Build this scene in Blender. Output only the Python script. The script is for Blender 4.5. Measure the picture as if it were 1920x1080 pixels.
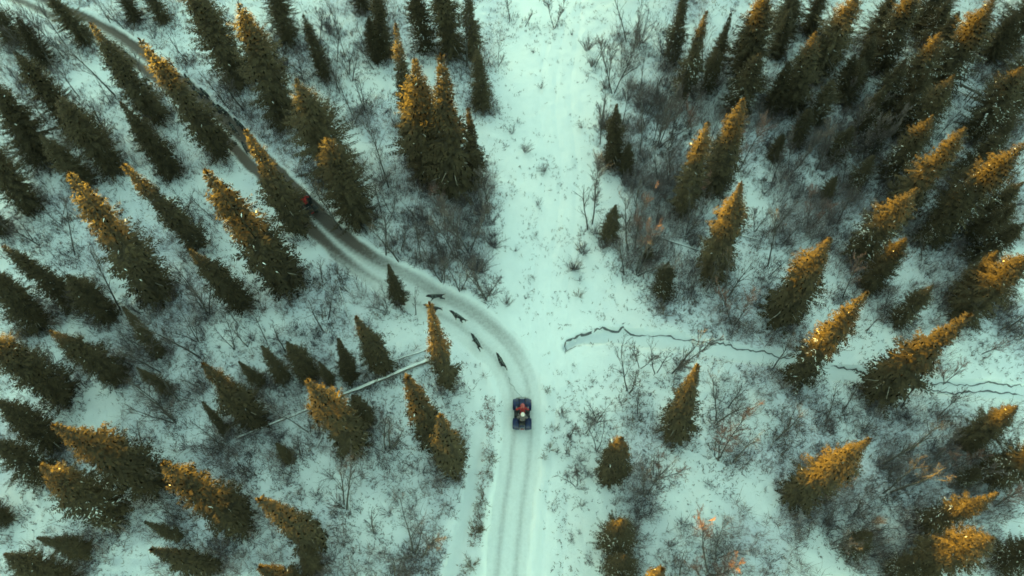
import bpy, math, random
import numpy as np
from mathutils import Vector, Matrix, Quaternion

# ------------------------------------------------------------------ camera, sky, sun, exposure
scene = bpy.context.scene
for o in list(bpy.data.objects):
    bpy.data.objects.remove(o, do_unlink=True)
col = scene.collection
R = math.radians
CAM_H = 44.0                       # drone height above the snow
FPX = 1371.0                       # focal length in pixels of the 1920-wide photograph
TILT = math.atan(705.0 / FPX)      # tilt away from straight down
ROLL = math.atan(25.0 / 705.0)
cam_data = bpy.data.cameras.new('camera')
cam = bpy.data.objects.new('camera', cam_data)
col.objects.link(cam)
CAM_M = Matrix.Rotation(TILT, 3, 'X') @ Matrix.Rotation(ROLL, 3, 'Z')
cam.matrix_world = Matrix.Translation((0, 0, CAM_H)) @ CAM_M.to_4x4()
cam_data.sensor_width = 36.0
cam_data.lens = 36.0 * FPX / 1920.0
cam_data.clip_start = 0.5
cam_data.clip_end = 3000
scene.camera = cam

SUN_EL = R(5.0)
SUN_AZ = math.atan2(-0.66, 0.75)    # clockwise from +Y (up in the picture); the sun stands beyond the upper left
SUN_DIR = Vector((math.sin(SUN_AZ) * math.cos(SUN_EL), math.cos(SUN_AZ) * math.cos(SUN_EL), math.sin(SUN_EL)))
world = bpy.data.worlds.new('World')
scene.world = world
world.use_nodes = True
wn = world.node_tree
for n in list(wn.nodes):
    wn.nodes.remove(n)
w_out = wn.nodes.new('ShaderNodeOutputWorld')
w_bg = wn.nodes.new('ShaderNodeBackground')
w_sky = wn.nodes.new('ShaderNodeTexSky')
w_sky.sky_type = 'NISHITA'
w_sky.sun_disc = False
w_sky.sun_elevation = SUN_EL
w_sky.sun_rotation = SUN_AZ
w_sky.altitude = 200
w_sky.air_density = 1.0
w_sky.dust_density = 0.6
w_sky.ozone_density = 1.0
w_tint = wn.nodes.new('ShaderNodeMix')
w_tint.data_type = 'RGBA'
w_tint.blend_type = 'MULTIPLY'
w_tint.inputs['Factor'].default_value = 1.0
w_tint.inputs[7].default_value = (0.90, 1.0, 0.645, 1)
wn.links.new(w_sky.outputs[0], w_tint.inputs[6])
wn.links.new(w_tint.outputs[2], w_bg.inputs['Color'])
w_bg.inputs['Strength'].default_value = 0.15
wn.links.new(w_bg.outputs[0], w_out.inputs['Surface'])

sun_data = bpy.data.lights.new('sun', 'SUN')
sun_data.energy = 5.0
sun_data.angle = R(0.5)
sun_data.color = (1.0, 0.56, 0.03)
sun = bpy.data.objects.new('sun', sun_data)
sun.rotation_euler = SUN_DIR.to_track_quat('Z', 'Y').to_euler()
sun.location = SUN_DIR * 200
col.objects.link(sun)

vs = scene.view_settings
vs.view_transform = 'Standard'
vs.look = 'None'
vs.gamma = 1.0
vs.use_curve_mapping = False
vs.exposure = 3.13
scene.render.engine = 'CYCLES'
scene.cycles.max_bounces = 3
scene.cycles.diffuse_bounces = 2
scene.cycles.transparent_max_bounces = 3
scene.cycles.filter_width = 1.7
scene.cycles.use_denoising = True
scene.cycles.adaptive_threshold = 0.03
scene.cycles.use_light_tree = False
scene.cycles.debug_use_spatial_splits = True

# ------------------------------------------------------------------ helpers
CAM_P = np.array([0, 0, CAM_H])
CM = np.array(CAM_M)

def ray(px, py):
    d = CM @ np.array([(px - 960) / FPX, -(py - 540) / FPX, -1.0])
    return d

def at(px, py, z=0.0):
    """point of the plane z that the photograph shows at a pixel"""
    d = ray(px, py)
    t = (z - CAM_H) / d[2]
    return CAM_P + t * d

def project(p):
    q = CM.T @ (np.asarray(p, float) - CAM_P)
    return 960 - FPX * q[0] / q[2], 540 + FPX * q[1] / q[2], -q[2]

def px_per_m(p):
    return FPX / project(p)[2]

def link(o, parent=None):
    col.objects.link(o)
    if parent is not None:
        o.parent = parent
    return o

def obj(name, mesh, parent=None):
    return link(bpy.data.objects.new(name, mesh), parent)

def empty(name, loc=(0, 0, 0), rz=0.0):
    o = bpy.data.objects.new(name, None)
    o.empty_display_size = 0.3
    o.location = loc
    o.rotation_euler = (0, 0, rz)
    return link(o)

def tag(o, label=None, cat=None, group=None, kind=None):
    if label: o['label'] = label
    if cat: o['category'] = cat
    if group: o['group'] = group
    if kind: o['kind'] = kind
    return o

def mesh_np(name, verts, faces, mats=(), mat_index=None, smooth=False):
    """faces: int array (n,3) or (n,4)"""
    verts = np.asarray(verts, np.float32)
    faces = np.asarray(faces, np.int32)
    me = bpy.data.meshes.new(name)
    nf, k = faces.shape
    me.vertices.add(len(verts))
    me.vertices.foreach_set('co', verts.ravel())
    me.loops.add(nf * k)
    me.loops.foreach_set('vertex_index', faces.ravel())
    me.polygons.add(nf)
    me.polygons.foreach_set('loop_start', np.arange(0, nf * k, k, dtype=np.int32))
    me.polygons.foreach_set('loop_total', np.full(nf, k, np.int32))
    for m in mats:
        me.materials.append(m)
    if mat_index is not None:
        me.polygons.foreach_set('material_index', np.asarray(mat_index, np.int32))
    if smooth:
        me.polygons.foreach_set('use_smooth', np.ones(nf, bool))
    me.update(calc_edges=True)
    me.validate()
    return me

def hash2(ix, iy, seed):
    n = (ix.astype(np.int64) * 374761393 + iy.astype(np.int64) * 668265263 + seed * 1442695041) & 0xffffffff
    n = ((n ^ (n >> 13)) * 1274126177) & 0xffffffff
    return ((n ^ (n >> 16)) & 0xffff) / 65535.0

def vnoise(x, y, seed=0):
    x = np.asarray(x, float); y = np.asarray(y, float)
    ix = np.floor(x); iy = np.floor(y)
    fx = x - ix; fy = y - iy
    fx = fx * fx * (3 - 2 * fx); fy = fy * fy * (3 - 2 * fy)
    a = hash2(ix, iy, seed); b = hash2(ix + 1, iy, seed)
    c = hash2(ix, iy + 1, seed); d = hash2(ix + 1, iy + 1, seed)
    return (a * (1 - fx) + b * fx) * (1 - fy) + (c * (1 - fx) + d * fx) * fy

def fbm(x, y, seed=0, octs=4):
    s = 0; amp = 0.5; f = 1.0
    for i in range(octs):
        s = s + amp * vnoise(x * f, y * f, seed + i * 17)
        f *= 2.03; amp *= 0.5
    return s

def sstep(a, b, x):
    t = np.clip((x - a) / (b - a), 0, 1)
    return t * t * (3 - 2 * t)

# ------------------------------------------------------------------ materials
def new_mat(name):
    m = bpy.data.materials.new(name)
    m.use_nodes = True
    nt = m.node_tree
    b = nt.nodes['Principled BSDF']
    return m, nt, b

def N(nt, t, **kw):
    n = nt.nodes.new(t)
    for k, v in kw.items():
        setattr(n, k, v)
    return n

def mixc(nt, fac, a, b, blend='MIX'):
    n = nt.nodes.new('ShaderNodeMix')
    n.data_type = 'RGBA'
    n.blend_type = blend
    for sock, v in ((n.inputs['Factor'], fac), (n.inputs[6], a), (n.inputs[7], b)):
        if isinstance(v, (int, float)):
            sock.default_value = v
        elif isinstance(v, tuple):
            sock.default_value = (*v, 1) if len(v) == 3 else v
        else:
            nt.links.new(v, sock)
    return n.outputs[2]

def noise(nt, scale, detail=3, rough=0.55, coord='Object'):
    tc = N(nt, 'ShaderNodeTexCoord')
    n = N(nt, 'ShaderNodeTexNoise')
    n.inputs['Scale'].default_value = scale
    n.inputs['Detail'].default_value = detail
    n.inputs['Roughness'].default_value = rough
    nt.links.new(tc.outputs[coord], n.inputs['Vector'])
    return n.outputs['Fac']

def ramp(nt, fac, lo, hi):
    n = N(nt, 'ShaderNodeMapRange', interpolation_type='SMOOTHSTEP')
    n.inputs['From Min'].default_value = lo
    n.inputs['From Max'].default_value = hi
    nt.links.new(fac, n.inputs['Value'])
    return n.outputs['Result']

def math_n(nt, op, a, b):
    n = N(nt, 'ShaderNodeMath', operation=op)
    for s, v in ((n.inputs[0], a), (n.inputs[1], b)):
        if isinstance(v, (int, float)):
            s.default_value = v
        else:
            nt.links.new(v, s)
    return n.outputs[0]

def plain(name, c, rough=0.6, metal=0.0, var=0.15, scale=8.0, bump=0.0):
    m, nt, b = new_mat(name)
    f = noise(nt, scale)
    lo = tuple(x * (1 - var) for x in c); hi = tuple(min(1, x * (1 + var)) for x in c)
    nt.links.new(mixc(nt, f, lo, hi), b.inputs['Base Color'])
    b.inputs['Roughness'].default_value = rough
    b.inputs['Metallic'].default_value = metal
    if bump:
        bn = N(nt, 'ShaderNodeBump')
        bn.inputs['Strength'].default_value = bump
        bn.inputs['Distance'].default_value = 0.02
        nt.links.new(noise(nt, scale * 4), bn.inputs['Height'])
        nt.links.new(bn.outputs[0], b.inputs['Normal'])
    return m

def needle_mat(name, c1, c2):
    m, nt, b = new_mat(name)
    geo = N(nt, 'ShaderNodeNewGeometry')
    info = N(nt, 'ShaderNodeObjectInfo')
    a = mixc(nt, geo.outputs['Random Per Island'], c1, c2)
    hs = N(nt, 'ShaderNodeHueSaturation')
    mr = N(nt, 'ShaderNodeMapRange')
    nt.links.new(info.outputs['Random'], mr.inputs['Value'])
    mr.inputs['To Min'].default_value = 0.75
    mr.inputs['To Max'].default_value = 1.25
    nt.links.new(mr.outputs[0], hs.inputs['Value'])
    nt.links.new(a, hs.inputs['Color'])
    nt.links.new(hs.outputs[0], b.inputs['Base Color'])
    b.inputs['Roughness'].default_value = 0.75
    b.inputs['Specular IOR Level'].default_value = 0.12
    tr = N(nt, 'ShaderNodeBsdfTranslucent')
    nt.links.new(hs.outputs[0], tr.inputs['Color'])
    mx = N(nt, 'ShaderNodeMixShader')
    mx.inputs[0].default_value = 0.30
    nt.links.new(b.outputs[0], mx.inputs[1])
    nt.links.new(tr.outputs[0], mx.inputs[2])
    nt.links.new(mx.outputs[0], nt.nodes['Material Output'].inputs['Surface'])
    return m

M = {}
M['needle'] = needle_mat('spruce_needles', (0.054, 0.043, 0.029), (0.096, 0.074, 0.043))
M['needle_old'] = needle_mat('old_spruce_needles', (0.046, 0.038, 0.029), (0.074, 0.059, 0.040))
M['bark'] = plain('spruce_bark', (0.085, 0.070, 0.058), 0.9, var=0.35, scale=14, bump=0.5)
M['bare_bark'] = plain('bare_tree_bark', (0.062, 0.055, 0.052), 0.9, var=0.35, scale=10)
M['twig'] = plain('grey_twigs', (0.125, 0.100, 0.104), 0.9, var=0.3, scale=4)
M['red_twig'] = plain('red_brown_twigs', (0.22, 0.122, 0.108), 0.9, var=0.3, scale=4)
M['shrub_twig'] = plain('shrub_twigs', (0.10, 0.083, 0.092), 0.9, var=0.4, scale=2)
M['brush_twig'] = plain('pale_grey_brush_twigs', (0.23, 0.19, 0.19), 0.9, var=0.3, scale=0.6)
M['brush_dark'] = plain('brown_brush_twigs', (0.14, 0.105, 0.105), 0.9, var=0.3, scale=0.6)
M['rusty_grass'] = plain('rusty_brown_grass', (0.17, 0.085, 0.06), 0.9, var=0.35, scale=0.7)
M['grass'] = plain('dry_grass', (0.17, 0.125, 0.085), 0.9, var=0.4, scale=0.7)
M['pale_wood'] = plain('dead_branch_wood', (0.34, 0.31, 0.28), 0.9, var=0.3, scale=6)
M['log_bark'] = plain('fallen_log_bark', (0.13, 0.11, 0.095), 0.9, var=0.4, scale=8, bump=0.5)
M['snow_clump'] = plain('snow_on_branches', (0.80, 0.81, 0.82), 0.8, var=0.05, scale=5)

def ground_mat():
    m, nt, b = new_mat('snowy_ground')
    mud = N(nt, 'ShaderNodeAttribute', attribute_name='mud').outputs['Fac']
    ice = N(nt, 'ShaderNodeAttribute', attribute_name='ice').outputs['Fac']
    veg = N(nt, 'ShaderNodeAttribute', attribute_name='veg').outputs['Fac']
    n_big = noise(nt, 0.35, 4)
    n_mid = noise(nt, 1.7, 5, 0.65)
    n_fine = noise(nt, 5.5, 5, 0.75)
    n_grit = noise(nt, 24.0, 3, 0.7)
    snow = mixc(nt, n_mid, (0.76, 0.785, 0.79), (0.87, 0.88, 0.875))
    shade_snow = mixc(nt, n_fine, (0.48, 0.50, 0.57), (0.74, 0.76, 0.81))  # the wood's darker, bluer shade put into the snow colour, laid in by veg
    snow = mixc(nt, veg, snow, shade_snow)
    # plants poking through thin snow: fine dark flecks in patches of their own shape
    patch = math_n(nt, 'MULTIPLY', n_mid, 0.40)
    patch = math_n(nt, 'ADD', patch, math_n(nt, 'MULTIPLY', n_fine, 0.75))
    patch = math_n(nt, 'ADD', patch, math_n(nt, 'MULTIPLY', veg, 0.20))
    fleck = ramp(nt, patch, 0.72, 0.82)
    fleck = math_n(nt, 'MULTIPLY', fleck, 0.72)
    litter = mixc(nt, n_grit, (0.11, 0.095, 0.11), (0.36, 0.32, 0.35))
    base = mixc(nt, fleck, snow, litter)
    # trampled, thawing trail
    mudc = mixc(nt, n_grit, (0.075, 0.058, 0.050), (0.165, 0.135, 0.120))
    grain = math_n(nt, 'ADD', math_n(nt, 'MULTIPLY', math_n(nt, 'SUBTRACT', n_fine, 0.5), 0.6), math_n(nt, 'MULTIPLY', math_n(nt, 'SUBTRACT', n_grit, 0.5), 0.3))
    mask = math_n(nt, 'ADD', mud, math_n(nt, 'MULTIPLY', grain, mud))
    mask = math_n(nt, 'MULTIPLY', ramp(nt, mask, 0.18, 0.98), ramp(nt, mud, 0.0, 0.12))
    base = mixc(nt, mask, base, mudc)
    icec = mixc(nt, n_mid, (0.52, 0.56, 0.58), (0.66, 0.69, 0.70))
    base = mixc(nt, ice, base, icec)
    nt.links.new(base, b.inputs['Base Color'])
    b.inputs['Roughness'].default_value = 0.75
    b.inputs['Specular IOR Level'].default_value = 0.25
    bn = N(nt, 'ShaderNodeBump')
    bn.inputs['Strength'].default_value = 0.7
    bn.inputs['Distance'].default_value = 0.06
    hh = math_n(nt, 'ADD', n_fine, math_n(nt, 'MULTIPLY', n_grit, 0.4))
    nt.links.new(hh, bn.inputs['Height'])
    nt.links.new(bn.outputs[0], b.inputs['Normal'])
    return m
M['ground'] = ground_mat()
M['water'] = plain('dark_stream_water', (0.10, 0.10, 0.105), 0.4, var=0.3)

# ------------------------------------------------------------------ terrain: ground, trail, footpath, stream in one continuous grid
def polyline(pts, step=0.4):
    p = np.array([at(*q)[:2] for q in pts])
    # Catmull-Rom
    out = []
    P = np.vstack([2 * p[0] - p[1], p, 2 * p[-1] - p[-2]])
    for i in range(1, len(P) - 2):
        n = max(2, int(np.linalg.norm(P[i + 1] - P[i]) / step))
        for t in np.linspace(0, 1, n, endpoint=False):
            a, b_, c, d = P[i - 1], P[i], P[i + 1], P[i + 2]
            out.append(0.5 * ((2 * b_) + (-a + c) * t + (2 * a - 5 * b_ + 4 * c - d) * t * t + (-a + 3 * b_ - 3 * c + d) * t ** 3))
    out.append(P[-2])
    return np.array(out)

TRAIL_PX = [(925, 1250), (945, 1120), (952, 1040), (962, 950), (975, 860), (980, 780), (971, 715), (943, 664), (902, 624), (858, 591), (808, 566),
            (755, 533), (695, 501), (633, 453), (570, 391), (520, 340), (478, 297), (432, 250), (388, 209), (335, 163), (268, 112),
            (195, 62), (110, 22), (30, -15), (-80, -60), (-200, -100)]
trail_l = polyline(TRAIL_PX)
path_l = polyline([(899, 770), (892, 840), (882, 910), (870, 970), (856, 1030), (840, 1085), (818, 1180)])
STREAM_PX = [(1062, 650), (1085, 637), (1120, 632), (1165, 630), (1215, 637), (1270, 640), (1330, 652), (1390, 662), (1450, 672), (1500, 682),
             (1560, 697), (1620, 706), (1680, 714), (1745, 722), (1830, 728), (1920, 736), (2050, 745), (2200, 760)]
stream_l = polyline(STREAM_PX)

def line_dist(P, L, want=True):
    """signed distance (left of travel positive) and arc parameter 0..1 to a polyline"""
    n = len(P)
    best = np.full(n, 1e9); sd = np.zeros(n); ss = np.zeros(n)
    tan = np.gradient(L, axis=0)
    tan /= np.linalg.norm(tan, axis=1)[:, None]
    for i in range(0, n, 20000):
        q = P[i:i + 20000]
        d2 = ((q[:, None, :] - L[None]) ** 2).sum(-1)
        k = d2.argmin(1)
        v = q - L[k]
        t = tan[k]
        side = t[:, 0] * v[:, 1] - t[:, 1] * v[:, 0]
        sd[i:i + 20000] = side
        best[i:i + 20000] = np.sqrt(d2[np.arange(len(q)), k])
        ss[i:i + 20000] = k / (len(L) - 1)
    return best, sd, ss

X0, X1, Y0, Y1, GS = -58.0, 58.0, -4.0, 66.0, 0.17
nx = int((X1 - X0) / GS) + 1
ny = int((Y1 - Y0) / GS) + 1
gx = X0 + np.arange(nx) * GS
gy = Y0 + np.arange(ny) * GS
GX, GY = np.meshgrid(gx, gy)
PX = GX.ravel(); PY = GY.ravel()
P2 = np.stack([PX, PY], 1)

def near(L, rad):
    lo = L.min(0) - rad; hi = L.max(0) + rad
    return np.where((PX > lo[0]) & (PX < hi[0]) & (PY > lo[1]) & (PY < hi[1]))[0]

H = 0.34 * (fbm(PX * 0.13, PY * 0.13, 3, 3) - 0.45) + 0.34 * (fbm(PX * 0.75, PY * 0.75, 7, 4) - 0.45)
H += 0.10 * (vnoise(PX * 2.4, PY * 2.4, 31) - 0.5)
mud = np.zeros(nx * ny); ice = np.zeros(nx * ny)
zone = np.zeros(nx * ny, np.int8)
# clearing: smoother, snowier ground with faint tracks running up it
cl_px = [(1010, 1250), (1020, 800), (1030, 600), (1035, 400), (1040, 200), (1050, 0), (1058, -150)]
clear_l = polyline(cl_px)
dcl, scl, _ = line_dist(P2, clear_l)
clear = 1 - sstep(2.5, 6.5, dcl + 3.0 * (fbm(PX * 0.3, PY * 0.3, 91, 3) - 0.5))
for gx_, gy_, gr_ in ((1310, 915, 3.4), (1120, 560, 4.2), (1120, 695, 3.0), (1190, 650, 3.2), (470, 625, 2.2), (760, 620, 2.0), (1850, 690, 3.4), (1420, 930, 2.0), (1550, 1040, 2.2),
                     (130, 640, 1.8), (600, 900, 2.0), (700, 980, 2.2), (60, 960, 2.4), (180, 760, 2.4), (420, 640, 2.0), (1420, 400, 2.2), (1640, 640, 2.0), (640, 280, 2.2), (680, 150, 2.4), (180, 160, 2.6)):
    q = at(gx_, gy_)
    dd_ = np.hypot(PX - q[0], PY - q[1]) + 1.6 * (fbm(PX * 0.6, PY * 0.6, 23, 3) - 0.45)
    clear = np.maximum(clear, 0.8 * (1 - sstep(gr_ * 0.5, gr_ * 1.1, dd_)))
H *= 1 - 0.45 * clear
for off in (-1.5, -0.3, 0.9):
    H -= 0.06 * np.exp(-((scl - off - 0.3 * np.sin(PY * 0.35)) / 0.16) ** 2) * clear
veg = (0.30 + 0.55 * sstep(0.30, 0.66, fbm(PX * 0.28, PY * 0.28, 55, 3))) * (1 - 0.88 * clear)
# trail
ii = near(trail_l, 4.5)
d, sd, ss = line_dist(P2[ii], trail_l)
edge = 0.35 * (fbm(PX[ii] * 0.9, PY[ii] * 0.9, 5, 3) - 0.45)
hw = 1.28 + 0.25 * np.exp(-((ss - 0.26) / 0.06) ** 2) - 0.30 * sstep(0.30, 0.42, ss) + edge
ins = 1 - sstep(hw - 0.14, hw + 0.20, d)
prof = -0.12 - 0.05 * np.exp(-((sd - 0.62) / 0.17) ** 2) - 0.05 * np.exp(-((sd + 0.62) / 0.17) ** 2) - 0.10 * np.exp(-((sd + 0.85) / 0.2) ** 2) * sstep(0.34, 0.46, ss)
prof += 0.03 * (fbm(PX[ii] * 2.2, PY[ii] * 2.2, 77, 3) - 0.45)
H[ii] = H[ii] * (1 - ins) + prof * ins
berm = np.exp(-((d - hw - 0.25) / 0.25) ** 2)
H[ii] += 0.05 * berm
# bare earth: strong where the trail runs through the wood, thin on the open stretch near the quad bike
wood = sstep(0.31, 0.42, ss) * (1 - 0.5 * sstep(0.60, 0.74, ss))
rut = np.exp(-((sd - 0.52) / 0.17) ** 2) + np.exp(-((sd + 0.52) / 0.17) ** 2)
outer = np.exp(-((sd + 0.95 - 0.2 * sstep(0.30, 0.42, ss)) / 0.32) ** 2)
bend = sstep(0.17, 0.24, ss)
m_open = 0.36 + 0.17 * rut + 0.26 * outer * bend + 0.02 * bend
m_wood = 1.0 + 0.2 * rut + 0.36 * outer - 0.55 * np.exp(-((sd - 0.08) / 0.16) ** 2)
mud[ii] = ins * (m_open * (1 - wood) + m_wood * wood)
veg[ii] *= 1 - ins
zone[ii[ins > 0.5]] = 1
# footpath beside the trail
ii = near(path_l, 3)
d, sd, ss = line_dist(P2[ii], path_l)
ins = (1 - sstep(0.26, 0.52, d)) * sstep(0.02, 0.2, ss)
H[ii] = H[ii] * (1 - ins) + ins * (-0.10)
ice[ii] = np.maximum(ice[ii], 0.45 * ins)
veg[ii] *= 1 - ins
zone[ii[(ins > 0.5) & (zone[ii] == 0)]] = 2
# stream channel
ii = near(stream_l, 4)
d, sd, ss = line_dist(P2[ii], stream_l)
wv = 0.20 * (fbm(PX[ii] * 0.8, PY[ii] * 0.8, 15, 3) - 0.45)
hw = (0.14 + 0.34 * sstep(0.0, 0.10, ss)) + wv
ins = (1 - sstep(hw, hw + 0.22, d))
H[ii] = H[ii] * (1 - ins) - 0.36 * ins
ice[ii] = np.maximum(ice[ii], ins * 0.35)
veg[ii] *= 1 - ins
zone[ii[ins > 0.5]] = 3
HG = H.reshape(ny, nx)

def ground_z(x, y):
    fx = min(max((x - X0) / GS, 0), nx - 1.001); fy = min(max((y - Y0) / GS, 0), ny - 1.001)
    i, j = int(fx), int(fy)
    u, v = fx - i, fy - j
    return float((HG[j, i] * (1 - u) + HG[j, i + 1] * u) * (1 - v) + (HG[j + 1, i] * (1 - u) + HG[j + 1, i + 1] * u) * v)

def attr(i, j, A):
    return A.reshape(ny, nx)[j, i]

def density_at(x, y, A):
    i = int(round((x - X0) / GS)); j = int(round((y - Y0) / GS))
    if i < 0 or j < 0 or i >= nx or j >= ny:
        return 0.0
    return float(A.reshape(ny, nx)[j, i])

idx = np.arange(nx * ny).reshape(ny, nx)
quads = np.stack([idx[:-1, :-1], idx[:-1, 1:], idx[1:, 1:], idx[1:, :-1]], -1).reshape(-1, 4)
zq = zone[quads[:, 0]]
V3 = np.stack([PX, PY, H], 1)
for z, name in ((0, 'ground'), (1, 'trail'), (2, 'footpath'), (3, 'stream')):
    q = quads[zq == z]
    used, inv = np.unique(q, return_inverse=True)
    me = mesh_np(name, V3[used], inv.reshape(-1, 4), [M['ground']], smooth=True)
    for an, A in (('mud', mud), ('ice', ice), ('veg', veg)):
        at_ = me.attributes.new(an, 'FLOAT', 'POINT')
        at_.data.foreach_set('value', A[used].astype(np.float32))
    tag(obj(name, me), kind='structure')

# snow plain outside the detailed ground, reaching the horizon, and an unseen ridge added to keep the low sun off all but the treetops
def snow_plain():
    xs = np.concatenate([[-1500, -700, -350, -200, -120, -80], [X0 + 0.4], np.linspace(-40, 40, 9), [X1 - 0.4], [80, 120, 200, 350, 700, 1500]])
    ys = np.concatenate([[-1500, -700, -350, -180, -90, -40, -15], [Y0 + 0.4], np.linspace(5, 55, 6), [Y1 - 0.4], [80, 110, 160, 250, 400, 800, 1500]])
    gx_, gy_ = np.meshgrid(xs, ys)
    zz = np.full(gx_.shape, -0.25)
    n, m = gx_.shape
    k = np.arange(n * m).reshape(n, m)
    f = np.stack([k[:-1, :-1], k[:-1, 1:], k[1:, 1:], k[1:, :-1]], -1)
    cx = (gx_[:-1, :-1] + gx_[1:, 1:]) / 2; cy = (gy_[:-1, :-1] + gy_[1:, 1:]) / 2
    keep = ~((cx > X0 + 0.4) & (cx < X1 - 0.4) & (cy > Y0 + 0.4) & (cy < Y1 - 0.4))
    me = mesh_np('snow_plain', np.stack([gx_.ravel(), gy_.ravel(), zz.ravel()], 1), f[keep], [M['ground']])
    return tag(obj('snow_plain', me), kind='structure')
snow_plain()

SHADE_TOP = 6.7      # height above the snow, at the middle of the picture, that the added ridge still shades
def shade_ridge():
    s = np.array([SUN_DIR.x, SUN_DIR.y]); s /= np.linalg.norm(s)
    t = np.array([-s[1], s[0]])
    D = 165.0
    c0 = np.array([0.0, 27.0]) + s * D
    crest = D * math.tan(SUN_EL) + SHADE_TOP
    us = np.linspace(-420, 420, 120); vs_ = np.linspace(-60, 130, 60)
    U, V = np.meshgrid(us, vs_)
    prof = np.where(V < 0, np.cos(np.clip(V / 60, -1, 0) * math.pi) * 0.5 + 0.5, np.cos(np.clip(V / 130, 0, 1) * math.pi) * 0.5 + 0.5)
    top = crest + 1.8 * (fbm(U * 0.012 + 9, U * 0 + 3, 21, 3) - 0.45)
    Z = top * prof - 0.6 + 2.0 * (fbm(U * 0.05, V * 0.05, 44, 3) - 0.45) * prof * (1 - prof) * 4
    W = c0[None, None] + U[..., None] * t + V[..., None] * s
    n, m = U.shape
    k = np.arange(n * m).reshape(n, m)
    f = np.stack([k[:-1, :-1], k[:-1, 1:], k[1:, 1:], k[1:, :-1]], -1).reshape(-1, 4)[:, ::-1]
    me = mesh_np('shade_ridge', np.concatenate([W.reshape(-1, 2), Z.reshape(-1, 1)], 1), f, [M['ground']], smooth=True)
    tag(obj('shade_ridge', me), kind='structure')
shade_ridge()

# ------------------------------------------------------------------ tube builder
class Tubes:
    def __init__(s):
        s.v = []; s.f = []; s.mi = []
    def tube(s, pts, radii, sides=5, mat=0, cap=True):
        pts = [Vector(p) for p in pts]
        base = len(s.v)
        n = len(pts)
        for i, p in enumerate(pts):
            a = pts[max(i - 1, 0)]; b = pts[min(i + 1, n - 1)]
            t = (b - a)
            if t.length < 1e-9: t = Vector((0, 0, 1))
            t.normalize()
            u = t.cross(Vector((0.31, 0.17, 0.93)) if abs(t.z) < 0.9 else Vector((1, 0.1, 0)))
            u.normalize()
            w = t.cross(u)
            for k in range(sides):
                an = 2 * math.pi * k / sides
                s.v.append(p + (u * math.cos(an) + w * math.sin(an)) * radii[i])
        for i in range(n - 1):
            for k in range(sides):
                k2 = (k + 1) % sides
                s.f.append((base + i * sides + k, base + i * sides + k2, base + (i + 1) * sides + k2, base + (i + 1) * sides + k)); s.mi.append(mat)
        if cap:
            s.f.append(tuple(base + k for k in range(sides))[::-1]); s.mi.append(mat)
            s.f.append(tuple(base + (n - 1) * sides + k for k in range(sides))); s.mi.append(mat)
    def box(s, c, size, rot=None, mat=0, taper=1.0):
        base = len(s.v)
        c = Vector(c)
        for z in (-1, 1):
            for x, y in ((-1, -1), (1, -1), (1, 1), (-1, 1)):
                k = taper if z > 0 else 1.0
                p = Vector((x * size[0] / 2 * k, y * size[1] / 2 * k, z * size[2] / 2))
                if rot is not None: p = rot @ p
                s.v.append(c + p)
        for q in ((3, 2, 1, 0), (4, 5, 6, 7), (0, 1, 5, 4), (1, 2, 6, 5), (2, 3, 7, 6), (3, 0, 4, 7)):
            s.f.append(tuple(base + i for i in q)); s.mi.append(mat)
    def ball(s, c, r, seg=10, rings=6, mat=0):
        c = Vector(c)
        if isinstance(r, (int, float)): r = (r, r, r)
        pts = []
        base = len(s.v)
        for i in range(rings + 1):
            th = math.pi * i / rings
            for k in range(seg):
                ph = 2 * math.pi * k / seg
                s.v.append(c + Vector((r[0] * math.sin(th) * math.cos(ph), r[1] * math.sin(th) * math.sin(ph), r[2] * math.cos(th))))
        for i in range(rings):
            for k in range(seg):
                k2 = (k + 1) % seg
                s.f.append((base + i * seg + k, base + (i + 1) * seg + k, base + (i + 1) * seg + k2, base + i * seg + k2)); s.mi.append(mat)
    def mesh(s, name, mats, smooth=True):
        me = bpy.data.meshes.new(name)
        me.from_pydata([tuple(v) for v in s.v], [], s.f)
        for m in mats: me.materials.append(m)
        me.polygons.foreach_set('material_index', np.array(s.mi, np.int32))
        if smooth: me.polygons.foreach_set('use_smooth', np.ones(len(s.f), bool))
        me.update()
        return me

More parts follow.
